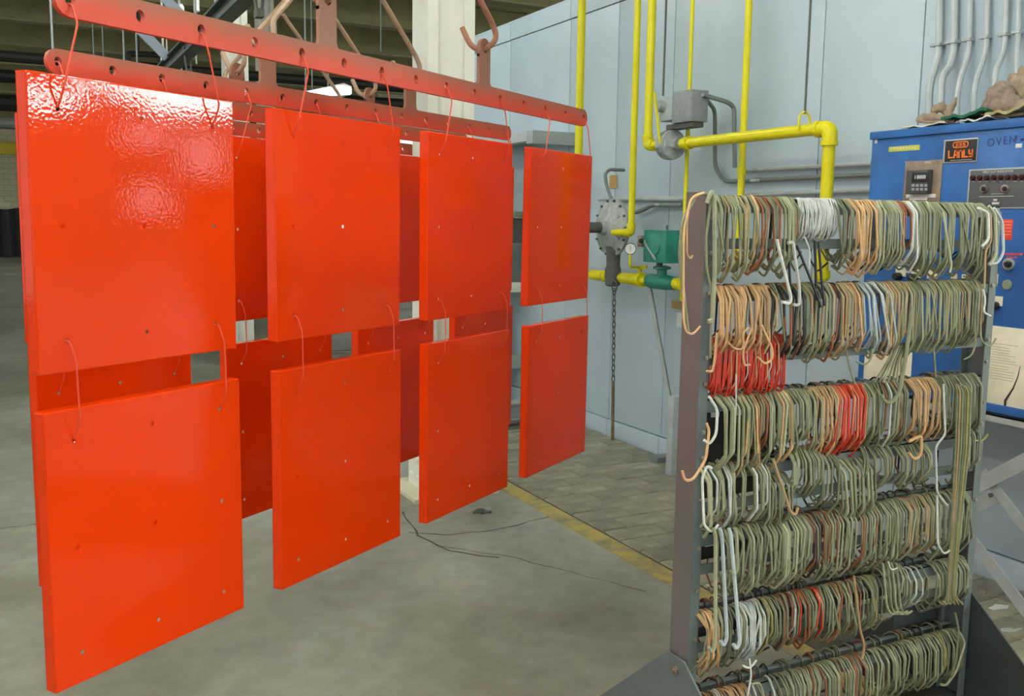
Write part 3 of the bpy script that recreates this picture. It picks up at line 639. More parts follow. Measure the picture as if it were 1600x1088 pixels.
# third row
bunch(2, 1118, 1162, 5, ['pale_olive', 'olive'], .20, .0048); bunch(2, 1158, 1180, 6, ['peach', 'tan', 'olive'], .20); bunch(2, 1178, 1196, 5, ['brown', 'brown', 'olive'], .16); bunch(2, 1195, 1216, 6, OL, .18)
bunch(2, 1214, 1234, 6, ['peach', 'pale_olive', 'olive'], .19, .004); bunch(2, 1234, 1268, 9, OL, .14); bunch(2, 1264, 1308, 13, ['peach', 'tan', 'peach', 'pale_olive'], .18); bunch(2, 1306, 1352, 20, ['red', 'red', 'red', 'peach'], .185, .003)
bunch(2, 1352, 1422, 18, OL+['white', 'brown'], .18); bunch(2, 1420, 1462, 12, ['peach', 'peach', 'tan'], .18); bunch(2, 1458, 1478, 6, ['peach', 'olive', 'moss'], .17); bunch(2, 1478, 1530, 16, OL+['moss', 'moss'], .17)
# fourth row
bunch(3, 1098, 1200, 15, ['pale_olive', 'olive', 'pale_olive', 'olive', 'pale_olive', 'white'], .17, .0042, 0, dz=-.0); bunch(3, 1200, 1234, 9, ['pale_olive', 'olive'], .135, .0036, dz=-.045)
bunch(3, 1230, 1278, 11, ['pale_olive', 'olive'], .125, .0036, dz=.02); bunch(3, 1276, 1302, 5, OL, .16, dz=.0); bunch(3, 1306, 1362, 10, ['pale_olive', 'olive'], .185, .004, dz=-.03, lean=-.08)
bunch(3, 1346, 1392, 8, ['olive', 'pale_olive'], .11, dz=.0); bunch(3, 1400, 1452, 10, ['olive', 'pale_olive'], .115, .0037, dz=-.012); bunch(3, 1490, 1522, 7, OL, .16, dz=.03)
# fifth row
bunch(4, 1118, 1156, 6, ['pale_olive', 'olive'], .17, .004); bunch(4, 1154, 1262, 30, OL+['pale_olive'], .175); bunch(4, 1260, 1282, 6, ['black', 'olive', 'brown'], .17); bunch(4, 1280, 1420, 40, OL+['brown'], .18)
bunch(4, 1416, 1460, 12, ['olive', 'pale_olive', 'tan', 'olive'], .175); bunch(4, 1458, 1512, 14, OL, .19)
# sixth row
bunch(5, 1092, 1116, 7, ['peach', 'olive', 'tan', 'olive'], .16); bunch(5, 1114, 1160, 8, OL, .15); bunch(5, 1154, 1190, 16, ['white', 'white', 'white', 'pale_blue'], .15, .0028); bunch(5, 1186, 1222, 8, OL+['yellowed'], .14)
bunch(5, 1218, 1242, 5, ['white', 'olive', 'brown'], .14); bunch(5, 1240, 1300, 16, OL+['red', 'brown'], .15); bunch(5, 1296, 1376, 20, OL+['yellowed', 'brown'], .15); bunch(5, 1376, 1412, 8, ['pale_olive', 'olive'], .13, dz=.02)
bunch(5, 1412, 1446, 4, ['white', 'olive'], .12); bunch(5, 1458, 1510, 13, OL, .13)
# bottom row
bunch(6, 1096, 1172, 14, ['peach', 'tan', 'white', 'peach'], .14, .003); bunch(6, 1170, 1220, 3, ['white', 'olive'], .14); bunch(6, 1222, 1262, 9, ['pale_olive', 'olive'], .15); bunch(6, 1258, 1360, 26, OL+['pale_olive', 'brown'], .155)
bunch(6, 1366, 1430, 14, ['pale_olive', 'olive'], .15); bunch(6, 1428, 1500, 18, OL+['yellowed'], .15)
# rear side of every rail
nfront = len(HOOKS)
for i, z in enumerate(RAILS):
    for k in range((44, 40, 44, 36, 42, 46, 46)[i]):
        HOOKS.append((random.uniform(XL+.05, XR_-.05), YR+.076, z+.002, random.gauss(0, .2), random.gauss(0, .04), random.choice((.14, .17, .2)), .003, random.choice(['moss', 'moss', 'moss', 'olive', 'black', 'black', 'brown']), 3, 'rear'))
def hook_matrix(h):
    return Matrix.Translation((h[0], h[1], h[2])) @ Matrix.Rotation(h[3], 4, 'Z') @ Matrix.Rotation(h[4], 4, 'Y')
def size(i):
    h = HOOKS[i]; d = (Vector((h[0], h[1], h[2]))-CAM).dot(FW)
    return -1 if h[9] == 'rear' else h[5]*h[6]/d/d
order = sorted(range(len(HOOKS)), key=lambda i: -size(i)); IND = set(order[:230])
MC = {}; restv = {}
for i, h in enumerate(HOOKS):
    v, f = hook_mesh(h[5], h[6], h[8])
    if i in IND:
        k = (round(h[5], 3), round(h[6], 4), h[8], h[7])
        if k not in MC:
            b_ = MB(); b_.v = [x.copy() for x in v]; b_.f = list(f); MC[k] = b_.mesh('wire_hook', WC[h[7]])
        o = bpy.data.objects.new('wire_hook', MC[k]); COL.objects.link(o); o.matrix_world = hook_matrix(h)
        side = ['left end', 'left part', 'middle', 'right part', 'right end'][min(4, max(0, int((h[0]-XL)/(XR_-XL)*5)))]
        tag(o, '%s wire hook on the %s rail of the hook rack, %s' % (ADJ[h[7]], h[9], side), 'hook', '%s hooks on the %s rail, %s' % (ADJ[h[7]], h[9], side))
    else:
        b_ = restv.setdefault(h[7], MB()); M_ = hook_matrix(h); b_.add([M_ @ x for x in v], f)
# all smaller hooks in one mass
names_c = list(restv); V = []; F = []; MI = []
for ci, n_ in enumerate(names_c):
    o_ = len(V); V += restv[n_].v; F += [tuple(j+o_ for j in f) for f in restv[n_].f]; MI += [ci]*len(restv[n_].f)
me = bpy.data.meshes.new('wire_hooks'); me.from_pydata([tuple(v) for v in V], [], F)
for n_ in names_c: me.materials.append(WC[n_])
me.polygons.foreach_set('material_index', MI); me.polygons.foreach_set('use_smooth', [True]*len(F))
o = bpy.data.objects.new('wire_hooks', me); COL.objects.link(o); tag(o, 'mass of smaller bent wire hooks crowding every rail of the rack', 'hooks', kind='stuff')

# single wires that stand out
def wire(pxs, r, col, label, y=YR-.035, fr=.015, ys=None):
    pts = [ony(a, b, (ys[i] if ys else y)) for i, (a, b) in enumerate(pxs)]
    MB().tube(fillet(pts, fr, 3), r, 6).build('wire_hook', WC[col], label=label, cat='hook', group='long single wires on the hook rack')
wire([(1118, 318), (1106, 302), (1088, 304), (1066, 345), (1062, 400), (1068, 460), (1075, 520)], .005, 'olive', 'long olive wire looped over the top left corner of the rack', ys=[1.99, 1.975, 1.97, 1.96, 1.96, 1.96, 1.96])
wire([(1100, 301), (1080, 308), (1068, 360), (1068, 500), (1072, 520), (1083, 523), (1094, 510)], .003, 'peach', 'long peach wire with an upturned end hanging on the left post', y=1.955)
wire([(1096, 303), (1078, 312), (1073, 350), (1073, 398), (1079, 405), (1082, 399)], .003, 'tan', 'tan wire hanging at the top of the left post', y=1.965)
wire([(1104, 318), (1112, 297), (1116, 310), (1117, 420), (1113, 500), (1106, 503)], .0062, 'pale_olive', 'thick pale olive wire hanging down beside the left post', y=1.955)
wire([(1113, 300), (1103, 370), (1104, 420), (1112, 455), (1110, 560)], .0035, 'olive', 'thin olive wire curving down the left post', y=1.96)
wire([(1104, 662), (1108, 672), (1103, 718), (1083, 750), (1070, 752), (1066, 736)], .004, 'peach', 'peach hook swinging out left of the third rail', y=1.955)
wire([(1108, 620), (1121, 640), (1119, 680), (1108, 695), (1100, 688)], .004, 'white', 'white hook at the left end of the third rail', y=1.955)
wire([(1112, 732), (1105, 728), (1097, 745), (1100, 822), (1113, 833), (1122, 820)], .0038, 'white', 'long white hook at the left end of the fourth rail', y=1.955)
wire([(1120, 520), (1117, 560), (1113, 582), (1104, 580)], .0035, 'peach', 'peach hook hanging in front of the red bunch, left', y=1.95)
wire([(1170, 512), (1160, 520), (1163, 545), (1150, 547), (1137, 535)], .0028, 'peach', 'peach hook crossing the red bunch', y=1.945)
wire([(1175, 512), (1160, 550), (1163, 572), (1172, 570)], .0028, 'peach', 'peach hook with a square end over the red bunch', y=1.945)
wire([(1190, 508), (1207, 545), (1207, 562), (1195, 570), (1184, 558)], .0032, 'peach', 'peach hook with an upturned end over the red bunch, right', y=1.94)
wire([(1150, 585), (1150, 640)], .0022, 'white', 'thin white wire hanging below the red bunch')
for k, (x0, x1) in enumerate(((1214, 1240), (1219, 1245))):
    wire([(x0, 374), (x0+2, 385), (x1-4, 465), (x1-6, 475), (x1-18, 472)] if k == 0 else [(x0+12, 380), (x0+20, 378), (x0+30, 450), (x1+4, 478), (x1-6, 476)], .0045, 'white', ('left' if k == 0 else 'right')+' one of two white hooks below the white bunch', y=1.95)
wire([(1228, 374), (1232, 400), (1236, 470)], .0035, 'black', 'black wire between the two white hooks')
wire([(1245, 384), (1270, 445), (1283, 480)], .0038, 'black', 'black wire slanting down right below the white bunch', y=1.955)
wire([(1273, 376), (1275, 440), (1274, 470)], .0038, 'black', 'left one of two upright black wires under the white bunch', y=1.96)
wire([(1279, 378), (1284, 440), (1288, 478)], .0038, 'black', 'right one of two upright black wires under the white bunch', y=1.955)
wire([(1257, 370), (1266, 392), (1264, 420)], .0022, 'white', 'thin bent white wire under the white bunch', y=1.96)
wire([(1473, 332), (1487, 415), (1484, 426)], .0032, 'pale_olive', 'pale straight wire lying across the top row', y=1.945)
wire([(1528, 325), (1544, 332), (1545, 375), (1534, 385)], .0042, 'white', 'white hook at the right end of the top row', y=1.95)
wire([(1532, 325), (1548, 335), (1549, 378), (1540, 390), (1538, 450)], .003, 'tan', 'tan wire hanging down the right post from the top row', y=1.95)
wire([(1545, 322), (1555, 335), (1556, 400), (1545, 415)], .005, 'pale_olive', 'thick pale olive hook outside the right post', y=1.955)
wire([(1553, 325), (1566, 345), (1568, 395), (1558, 412), (1545, 412)], .0045, 'pale_blue', 'pale blue grey hook farthest right on the top row', y=1.955)
wire([(1557, 408), (1557, 448)], .0022, 'olive', 'short straight wire dangling right of the right post', y=1.955)
wire([(1536, 452), (1540, 470), (1536, 488), (1548, 494)], .0032, 'white', 'white hook on the right post at the second rail', y=1.95)
wire([(1532, 505), (1532, 530), (1542, 541), (1550, 540), (1556, 529)], .003, 'olive', 'olive hook curling out right of the second rail', y=1.95)
wire([(1523, 500), (1524, 540), (1518, 556), (1506, 562)], .003, 'olive', 'olive hook hanging under the right end of the second rail', y=1.95)
wire([(1425, 480), (1415, 560), (1405, 615), (1393, 630), (1382, 628), (1377, 617)], .0058, 'olive', 'thick olive wire slanting from the second to the third rail', y=1.94)
for k in range(7):
    wire([(1396-k*2+k*6, 540), (1390-k*2+k*5, 560), (1366+k*7, 598)], .0032, ['olive', 'moss', 'pale_olive'][k % 3], '%s of the slanting wires bundled under the second rail' % ['first', 'second', 'third', 'fourth', 'fifth', 'sixth', 'seventh'][k], y=1.98+.004*k)
wire([(1322, 548), (1329, 580), (1336, 600)], .003, 'olive', 'thin olive wire hanging under the second rail', y=1.96)
wire([(1363, 545), (1362, 560), (1352, 572), (1338, 565)], .003, 'olive', 'olive hook end curling under the second rail', y=1.95)
wire([(1459, 545), (1462, 590)], .0028, 'olive', 'straight olive wire under the second rail, right part', y=1.96)
wire([(1474, 600), (1477, 680), (1466, 692), (1462, 700), (1464, 770), (1480, 790)], .0032, 'white', 'long white wire hanging from the third rail on the right', y=1.945)
wire([(1464, 775), (1465, 850), (1475, 867), (1487, 858)], .0032, 'white', 'long white hook with an upturned end at the fifth rail', y=1.945)
for k in range(6):
    x = 1488+k*4.2
    wire([(x+3, 600+k), (x+8, 612), (x+5, 700), (x-2-k*1.5, 830), (x-8-k*2, 930), (x-14+k*2, 946), (x-22+k*3, 940)], .0032, ['olive', 'tan', 'olive', 'moss', 'yellowed', 'olive'][k], '%s of the very long wires on the right reaching down to the sixth rail' % ['first', 'second', 'third', 'fourth', 'fifth', 'sixth'][k], y=1.945-.003*k)
for k, (xa_, xb_, yb_, c) in enumerate(((1118, 1118, 1020, 'pale_olive'), (1128, 1136, 1010, 'pale_blue'), (1142, 1156, 1015, 'pale_blue'), (1151, 1152, 900, 'pale_olive'))):
    wire([(xa_-3, 826), (xa_, 836), (xb_, yb_-12), (xb_-6, yb_), (xb_-10, yb_-8)], .0055, c, '%s of the thick pale rods hanging at the left below the fifth rail' % ['first', 'second', 'third', 'fourth'][k], y=1.945)
wire([(1208, 718), (1222, 760), (1235, 800), (1243, 806), (1247, 793)], .0042, 'tan', 'tan hook with an upturned end in front of the fourth rail', y=1.94)
wire([(1420, 690), (1440, 680), (1439, 712), (1428, 719), (1420, 708)], .0048, 'peach', 'thick peach hook end below the third rail', y=1.945)
wire([(1171, 1030), (1174, 1055), (1168, 1088)], .0028, 'white', 'white wire hanging below the white bunch on the sixth rail', y=1.95)
wire([(1160, 1040), (1171, 1046), (1182, 1032)], .003, 'white', 'white hook end under the white bunch on the sixth rail', y=1.95)
wire([(1174, 1070), (1186, 1066), (1192, 1080), (1194, 1100)], .0036, 'pale_olive', 'pale hook sticking up at the bottom rail', y=1.955)
wire([(1334, 900), (1344, 985), (1351, 1008), (1347, 1030)], .0036, 'tan', 'long tan wire hanging from the sixth rail', y=1.945)
for k in range(4):
    x = 1378+k*7
    wire([(x, 880), (x+2, 884), (x+8, 950), (x+16, 962), (x+26, 955)], .0036, ['pale_olive', 'olive', 'pale_olive', 'olive'][k], '%s of the pale olive hooks hung in front of the sixth rail' % ['first', 'second', 'third', 'fourth'][k], y=1.945)
wire([(1388, 878), (1392, 892), (1402, 888)], .0026, 'white', 'white hook tip in front of the sixth rail', y=1.94)
wire([(1492, 958), (1498, 985), (1494, 1030), (1486, 1060)], .0038, 'olive', 'olive wire hanging at the right end of the bottom rail', y=1.95)
wire([(1500, 990), (1508, 1005), (1494, 1050), (1478, 1072), (1470, 1070)], .004, 'pale_olive', 'pale olive hook at the right end of the bottom rail', y=1.95)
wire([(1522, 688), (1532, 690), (1540, 684), (1543, 678)], .0034, 'yellowed', 'yellowish hook tip sticking out right of the rack', y=1.99)

# ------------------------------------------------------------------ gas piping
XP = 3.5
def pipe_thing(name, pts, r, label, cat='pipe', mt=M_YEL, rings=(), fr=.07, n=14):
    pts = [Vector(p) for p in pts]; t = thing(name, pts[-1], label, cat)
    MB().tube(fillet(pts, fr, 5), r, n).build('pipe', mt, t)
    for i in range(1, len(pts)-1):
        a, b, c = pts[i-1], pts[i], pts[i+1]; k = fr*.95
        q = [b+(a-b).normalized()*k, b, b+(c-b).normalized()*k]; MB().tube(fillet(q, fr*.9, 5), r*1.22, n).build('elbow', mt, t)
        for e in (0, 2): d = (b-q[e]).normalized(); MB().cyl(q[e]-d*.012, q[e]+d*.012, r*1.36, n).build('collar', mt, t)
    for p, d in rings: d = Vector(d).normalized(); p = Vector(p); MB().cyl(p-d*.02, p+d*.02, r*1.3, n).build('coupling', mt, t)
    return t
def V3(p): return Vector(p)
def vert(px, py, X, ztop=3.9, dz=0.): p = onx(px, py, X); return Vector((p.x, p.y, ztop)), Vector(p)
a, b = vert(899, 468, XP); pipe_thing('gas_pipe', [a, b], .028, 'yellow vertical gas pipe passing behind the rightmost red panel', rings=[(b+Vector((0, 0, .02)), (0, 0, 1))])
a, b = vert(986, 364, XP-.06); e = onx(966, 364, XP-.06)
pipe_thing('gas_pipe', [a, b, Vector((b.x, e.y+.06, b.z))], .021, 'yellow pipe dropping to the round grey regulator', fr=.05)
# pipe with valve, horizontal run and drop
a, b = vert(1012, 228, XP-.05); c = onx(1052, 226, XP-.05)
pipe_thing('gas_pipe', [a, b, Vector((b.x, c.y, b.z))], .026, 'yellow pipe elbowing into the valve with grey box', fr=.06)
h0 = onx(1066, 222, XP-.05); h1 = onx(1297, 203, XP-.05); h1.z = (h0.z+h1.z)/2; h0.z = h1.z; h2 = onx(1295, 440, XP-.05)
pp = pipe_thing('gas_pipe', [h0, h1, Vector((h1.x, h1.y, h2.z))], .03, 'large yellow pipe running level then dropping behind the hook rack', rings=[(h0+Vector((0, -.05, 0)), (0, 1, 0)), (Vector((h1.x, h1.y, h2.z+.03)), (0, 0, 1))], fr=.075)
# hanger of the level run
hp = onx(1256, 205, XP-.05); hp.z = h1.z
t = thing('pipe_hanger', hp, 'dark rod and yellow clevis holding up the level yellow pipe', 'hanger')
MB().cyl(hp+Vector((0, 0, .08)), Vector((hp.x, hp.y, 3.9)), .006, 6).build('rod', M_DARKIRON, t)
MB().tube(fillet([hp+Vector((-.035, 0, 0)), hp+Vector((-.035, 0, .07)), hp+Vector((0, 0, .095)), hp+Vector((.035, 0, .07)), hp+Vector((.035, 0, 0))], .02, 3), .006, 6).build('clevis', M_YEL, t)
a, b = vert(1065, 470, XP+.05); pipe_thing('gas_pipe', [a, b], .0125, 'thin yellow vertical pipe behind the electrical box')
a, b = vert(1152, 420, XP+.08); pipe_thing('gas_pipe', [a, b], .0195, 'yellow vertical pipe going down behind the hook rack', rings=[(Vector((b.x, b.y, onx(1154, 268, XP+.08).z)), (0, 0, 1))])
p = onx(1036, 150, XP); MB().cyl((p.x, p.y, p.z), (p.x, p.y, 3.9), .007, 6).build('hanger_rod', M_DARKIRON, label='thin dark rod hanging above the valve with grey box', cat='rod')
# main run low on the wall
m0 = onx(923, 432, XP); m1 = onx(1064, 441, XP); zm = (m0.z+m1.z)/2
t = pipe_thing('gas_pipe', [Vector((XP, m0.y+.25, zm)), Vector((XP, m1.y-.35, zm))], .024, 'low level yellow gas main along the oven wall', rings=[])
def ym(px): return onx(px, 434, XP).y
for p0_, p1_, r in ((926, 944, .036), (946, 952, .042), (972, 986, .036), (986, 1000, .04), (1000, 1004, .045), (1052, 1066, .036)):
    MB().cyl((XP, ym(p0_), zm), (XP, ym(p1_), zm), r, 14).build('union', M_YEL, t)
p = onx(1000, 415, XP); q = Vector((XP, p.y, zm))
MB().cyl(q, q+Vector((0, 0, .07)), .014, 10).build('branch', M_YEL, t)
MB().bar(q+Vector((-.01, .07, .075)), q+Vector((-.01, -.09, .085)), .012, .02, (1, 0, 0)).build('lever', M_YEL, t)
# green valve with actuator box
gq = Vector((XP, ym(1034), zm)); t = thing('gas_valve', gq, 'green motorised gas valve with a green box on top', 'valve')
MB().lathe((XP, ym(1014), zm), (0, -1, 0), [(0, .04), (.02, .042), (.03, .047), (abs(ym(1014)-ym(1056))*.7, .047), (abs(ym(1014)-ym(1056))-.02, .042), (abs(ym(1014)-ym(1056)), .04)], 16).build('body', M_GREEN, t)
MB().lathe(gq, (0, 0, 1), [(0, .03), (.075, .03), (.08, .055), (.095, .055), (.1, .03)], 16).build('bonnet', M_GREEN, t)
c1 = onx(1040, 385, XP-.09); c0 = onx(1005, 385, XP-.09); zt_ = onx(1040, 360, XP-.09).z; zb_ = onx(1040, 412, XP-.09).z
bx_ = MB().bbox((XP-.09, c1.y, zb_), (XP+.06, c0.y, zt_), .008).build('actuator_box', M_GREEN, t)
MB().lathe((XP-.09, (c0.y+c1.y)/2, zt_-.09), (-1, 0, 0), [(0, .065), (.008, .06), (.01, .0)], 24).build('round_cover', M_GREEN, t)
MB().cyl((XP-.02, gq.y, zb_), (XP-.02, gq.y, gq.z+.09), .02, 8).build('yoke', M_DARKIRON, t)
MB().bar((XP-.1, c0.y-.02, zb_+.13), (XP-.1, (c0.y+c1.y)/2-.03, zb_+.02), .012, .008, (0, 1, 0)).build('lever_arm', M_STRUT, t)
MB().sphere((XP-.12, c0.y-.02, zb_+.13), .016).build('knob', M_BLACK, t)
MB().bbox((XP-.1, c0.y+.005, zb_+.09), (XP-.04, c0.y+.05, zb_+.16), .004).build('bracket', M_BROWN_P, t)
MB().cyl((XP, (c0.y+c1.y)/2, zt_), (XP, (c0.y+c1.y)/2, zt_+.03), .006, 8).build('pin', M_DARKIRON, t)
# regulator: big diaphragm housing facing out from the wall
rc = onx(957, 356, XP-.02); t = thing('gas_regulator', Vector((XP-.02, rc.y, zm)), 'large round grey gas regulator on the yellow piping', 'regulator')
MB().lathe(rc, (-1, 0, 0), [(-.07, .06), (-.04, .15), (-.015, .165), (-.012, .19), (.012, .19), (.015, .165), (.04, .13), (.06, .07), (.065, .05), (.1, .045)], 32).build('diaphragm_housing', M_GREYIRON, t)
for k in range(14):
    a_ = 2*math.pi*k/14; MB().lathe(rc+Vector((-.012, .178*math.cos(a_), .178*math.sin(a_))), (-1, 0, 0), [(0, .009), (.01, .009), (.011, .005), (.016, .005)], 6).build('bolt', M_DARKIRON, t)
for k in range(6):
    a_ = math.pi*k/3+.5; MB().bar(rc+Vector((-.055, .05*math.cos(a_), .05*math.sin(a_))), rc+Vector((-.028, .145*math.cos(a_), .145*math.sin(a_))), .012, .02, (0, -math.sin(a_), math.cos(a_))).build('rib', M_GREYIRON, t)
MB().lathe(rc+Vector((-.1, 0, 0)), (-1, 0, 0), [(0, .036), (.16, .034), (.163, .04), (.2, .04), (.205, .02)], 18).build('spring_tower', M_DARKIRON, t)
MB().lathe((rc.x, rc.y-.02, zm), (0, 0, 1), [(-.06, .035), (-.05, .05), (.05, .055), (.08, .045), (rc.z-zm-.12, .05)], 16).build('body', M_DARKIRON, t)
gp = onx(985, 389, XP-.14); t = thing('pressure_gauge', gp, 'small round pressure gauge with white dial beside the regulator', 'gauge')
gd = (CAM-gp).normalized(); gd.z = 0
MB().lathe(gp, gd, [(-.02, .03), (-.018, .037), (.006, .037)], 20).build('case', M_DARKIRON, t)
MB().lathe(gp, gd, [(.006, .032), (.0085, .032)], 20).build('dial', mat('gauge_white', (.8, .8, .77), .4), t)
MB().bar(gp+gd*.0095+Vector((0, 0, .02)), gp+gd*.0095-Vector((0, 0, .008)), .003, .001, (0, 1, 0)).build('needle', M_BLACK, t)
MB().tube(fillet([gp-Vector((0, 0, .035)), Vector((gp.x, gp.y, gp.z-.11)), Vector((XP, ym(1000), gp.z-.12)), Vector((XP, ym(1000), zm))], .02, 3), .009, 8).build('stem', M_YEL, t)
# chain under the regulator and the rod it carries
cp = onx(960, 452, XP-.06); ce = onx(958, 596, XP-.06); t = thing('chain', ce, 'steel chain hanging below the round regulator', 'chain')
L_ = (cp-ce).length; n_ = int(L_/.034)
MB().tube([cp+Vector((0, .03*math.cos(k*math.pi/6), .02+.035*math.sin(k*math.pi/6))) for k in range(13)], .005, 6).build('ring', M_DARKIRON, t)
for k in range(n_):
    c_ = cp+(ce-cp)*((k+.5)/n_); s_ = Vector((0, 1, 0)) if k % 2 else Vector((1, 0, 0))
    MB().tube([c_+s_*(.011*math.cos(2*math.pi*j/10))+Vector((0, 0, .024*math.sin(2*math.pi*j/10))) for j in range(11)], .004, 5).build('link', M_DARKIRON, t)
ce2 = onx(957, 688, XP-.06); MB().cyl(ce, ce2, .011, 8).build('handle_rod', mat('rusty_yellow', (.16, .12, .045), .8, var=.4, vscale=30), t)
# valve with grey electrical box (upper)
vq = onx(1048, 224, XP-.05); vq.z = h0.z
t = thing('shutoff_valve', vq, 'round flanged shut-off valve with a lever under the grey box', 'valve')
MB().lathe(vq+Vector((0, .05, 0)), (0, -1, 0), [(0, .03), (.01, .085), (.03, .088), (.035, .07), (.06, .07), (.065, .088), (.085, .085), (.095, .035), (.13, .032)], 24).build('flanged_body', M_GREYIRON, t)
MB().lathe(vq+Vector((-.02, 0, 0)), (-1, 0, 0), [(0, .05), (.05, .048), (.06, .03), (.075, .02)], 18).build('stem_cap', M_STRUT, t)
MB().bar(vq+Vector((-.09, -.02, .0)), vq+Vector((-.1, .04, .30)), .016, .008, (0, 1, 0)).build('lever', M_YEL, t)
b1 = onx(1050, 165, XP-.1); b2 = onx(1080, 165, XP-.1); zt_ = onx(1065, 142, XP-.1).z; zb_ = onx(1065, 191, XP-.1).z
t = thing('electrical_box', Vector((XP-.05, (b1.y+b2.y)/2, zb_)), 'grey metal electrical box mounted above the yellow valve', 'box')
MB().bbox((XP-.1, b2.y, zb_), (XP+.02, b1.y, zt_), .006).build('enclosure', mat('galvanised_box', (.24, .255, .26), .5, var=.2, vscale=25), t)
MB().bbox((XP-.1, b1.y, zb_+.02), (XP, b1.y+.13, zt_-.02), .01).build('actuator', M_STRUT, t)
MB().lathe((XP-.1, b1.y+.09, zt_-.07), (-1, 0, 0), [(0, .035), (.04, .03), (.045, .01)], 12).build('hub', M_GREYIRON, t)
MB().bbox((XP-.08, b2.y+.01, zb_-.03), (XP, b1.y+.08, zb_), .004).build('base', M_DARKIRON, t)
# conduits on the wall
XCO = XW-.025
def conduit(pxs, X, r, label, mt=M_CONDUIT_D, fr=.05, straps=(), cat='conduit'):
    pts = [onx(a, b, X if not isinstance(X, list) else X[i]) for i, (a, b) in enumerate(pxs)]; t = thing('conduit', pts[-1], label, cat, 'grey conduits on the oven wall')
    MB().tube(fillet(pts, fr, 4), r, 10).build('tube', mt, t)
    for a, b in straps:
        p = onx(a, b, X if not isinstance(X, list) else X[0]); MB().bbox(p+Vector((-r*1.3, -r*1.55, -.007)), p+Vector((r*1.2, r*1.9, .007)), .002).build('strap', M_STRUT, t)
    return t
conduit([(1080, 145), (1092, 146), (1138, 160), (1147, 168), (1148, 262)], [XP-.04, XP-.04, XP+.1, XP+.15, XP+.15], .013, 'bent conduit leading right from the grey electrical box', straps=())
conduit([(1098, 148), (1117, 172), (1117, 262), (1132, 284), (1362, 273)], [XP-.03, XP+.2, XCO, XCO, XCO], .012, 'conduit looping down from the box and running level to the right', straps=[(1180, 282)])
conduit([(1160, 266), (1184, 265), (1362, 256)], XCO, .012, 'upper level conduit right of the yellow pipes', straps=[(1182, 265), (1300, 260)], mt=M_CONDUIT)
conduit([(1160, 305), (1362, 297)], XCO, .012, 'lowest level conduit right of the yellow pipes', mt=M_CONDUIT)
conduit([(937, 311), (1062, 311), (1160, 308)], XCO, .017, 'level conduit on the wall behind the regulator pipe', straps=[(1003, 311)], mt=M_CONDUIT)
conduit([(985, 333), (1000, 331), (1020, 320), (1066, 321)], XCO-.03, .014, 'curved conduit behind the green valve', straps=[(1030, 320)])
conduit([(975, 266), (952, 265), (945, 272), (948, 292), (956, 313)], [XP+.2, XP+.05, XP+.02, XP+.02, XP+.02], .011, 'short hooked conduit above the regulator')
for k, (xt, xm, ym_, xb, yb) in enumerate(((1469, 1467, 85, 1452, 180), (1493, 1490, 85, 1471, 165), (1517, 1514, 82, 1496, 182), (1544, 1541, 80, 1522, 180), (1574, 1570, 72, 1555, 130), (1592, 1591, 60, 1589, 125))):
    r = (.0165, .0165, .0125, .0125, .0125, .011)[k]
    conduit([(xt, -60), (xm, ym_), ((xm*2+xb)/3-1, ym_+22), (xb, yb-45 if k < 4 else yb-20), (xb-1, yb+22)], [XCO, XCO, XCO-.04, XCO-.12, XCO-.12], r, '%s of the six conduits rising up the wall behind the blue cabinet' % ['leftmost', 'second from left', 'third from left', 'fourth from left', 'fifth from left', 'rightmost'][k], mt=M_CONDUIT, fr=.09,
            straps=[(xm-1, 70-k*4)])
# small stickers on the wall and the diagonal strut
def wall_sticker(x0, y0, x1, y1, mt, label, X=XW-.003, nm='sticker'):
    a, b = onx(x0, y0, X), onx(x1, y1, X); return MB().box((X-.002, b.y, b.z), (X, a.y, a.z)).build(nm, mt, label=label, cat='sticker', smooth=False)
wall_sticker(953, 274, 964, 294, mat('tan_sticker', (.5, .3, .1), .7, var=.2), 'tan orange tag on the wall above the round regulator')
wall_sticker(1050, 470, 1064, 484, mat('tan_sticker', (.5, .3, .1), .7), 'tan orange label on the wall under the green valve')
s_ = wall_sticker(1058, 488, 1066, 512, mat('white_tag', (.7, .72, .72), .6), 'white label with an orange square on the wall by the rack')
a, b = onx(1012, 478, XP), onx(1061, 706, XP+.1)
t = thing('support_strut', Vector((b.x, b.y, 0)), 'slanting grey angle iron propping the gas main from the floor', 'strut')
MB().bar((a.x, a.y, zm-.03), (b.x, b.y, .12), .035, .006, (0, 1, 0)).build('angle', M_STRUT, t); MB().bar((a.x+.016, a.y+.016, zm-.03), (b.x+.016, b.y+.016, .12), .035, .006, (1, 0, 0)).build('angle', M_CONDUIT_D, t)
MB().bbox((XP, b.y-.06, 0), (XW-.03, b.y+.0, .5), .005).build('post', M_STRUT, t)
a = onz(1014, 722); MB().bbox((a.x, a.y-.09, 0), (XW-.03, a.y, .045), .005).build('block', M_CONDUIT_D, label='low grey steel block on the floor at the foot of the strut', cat='block')

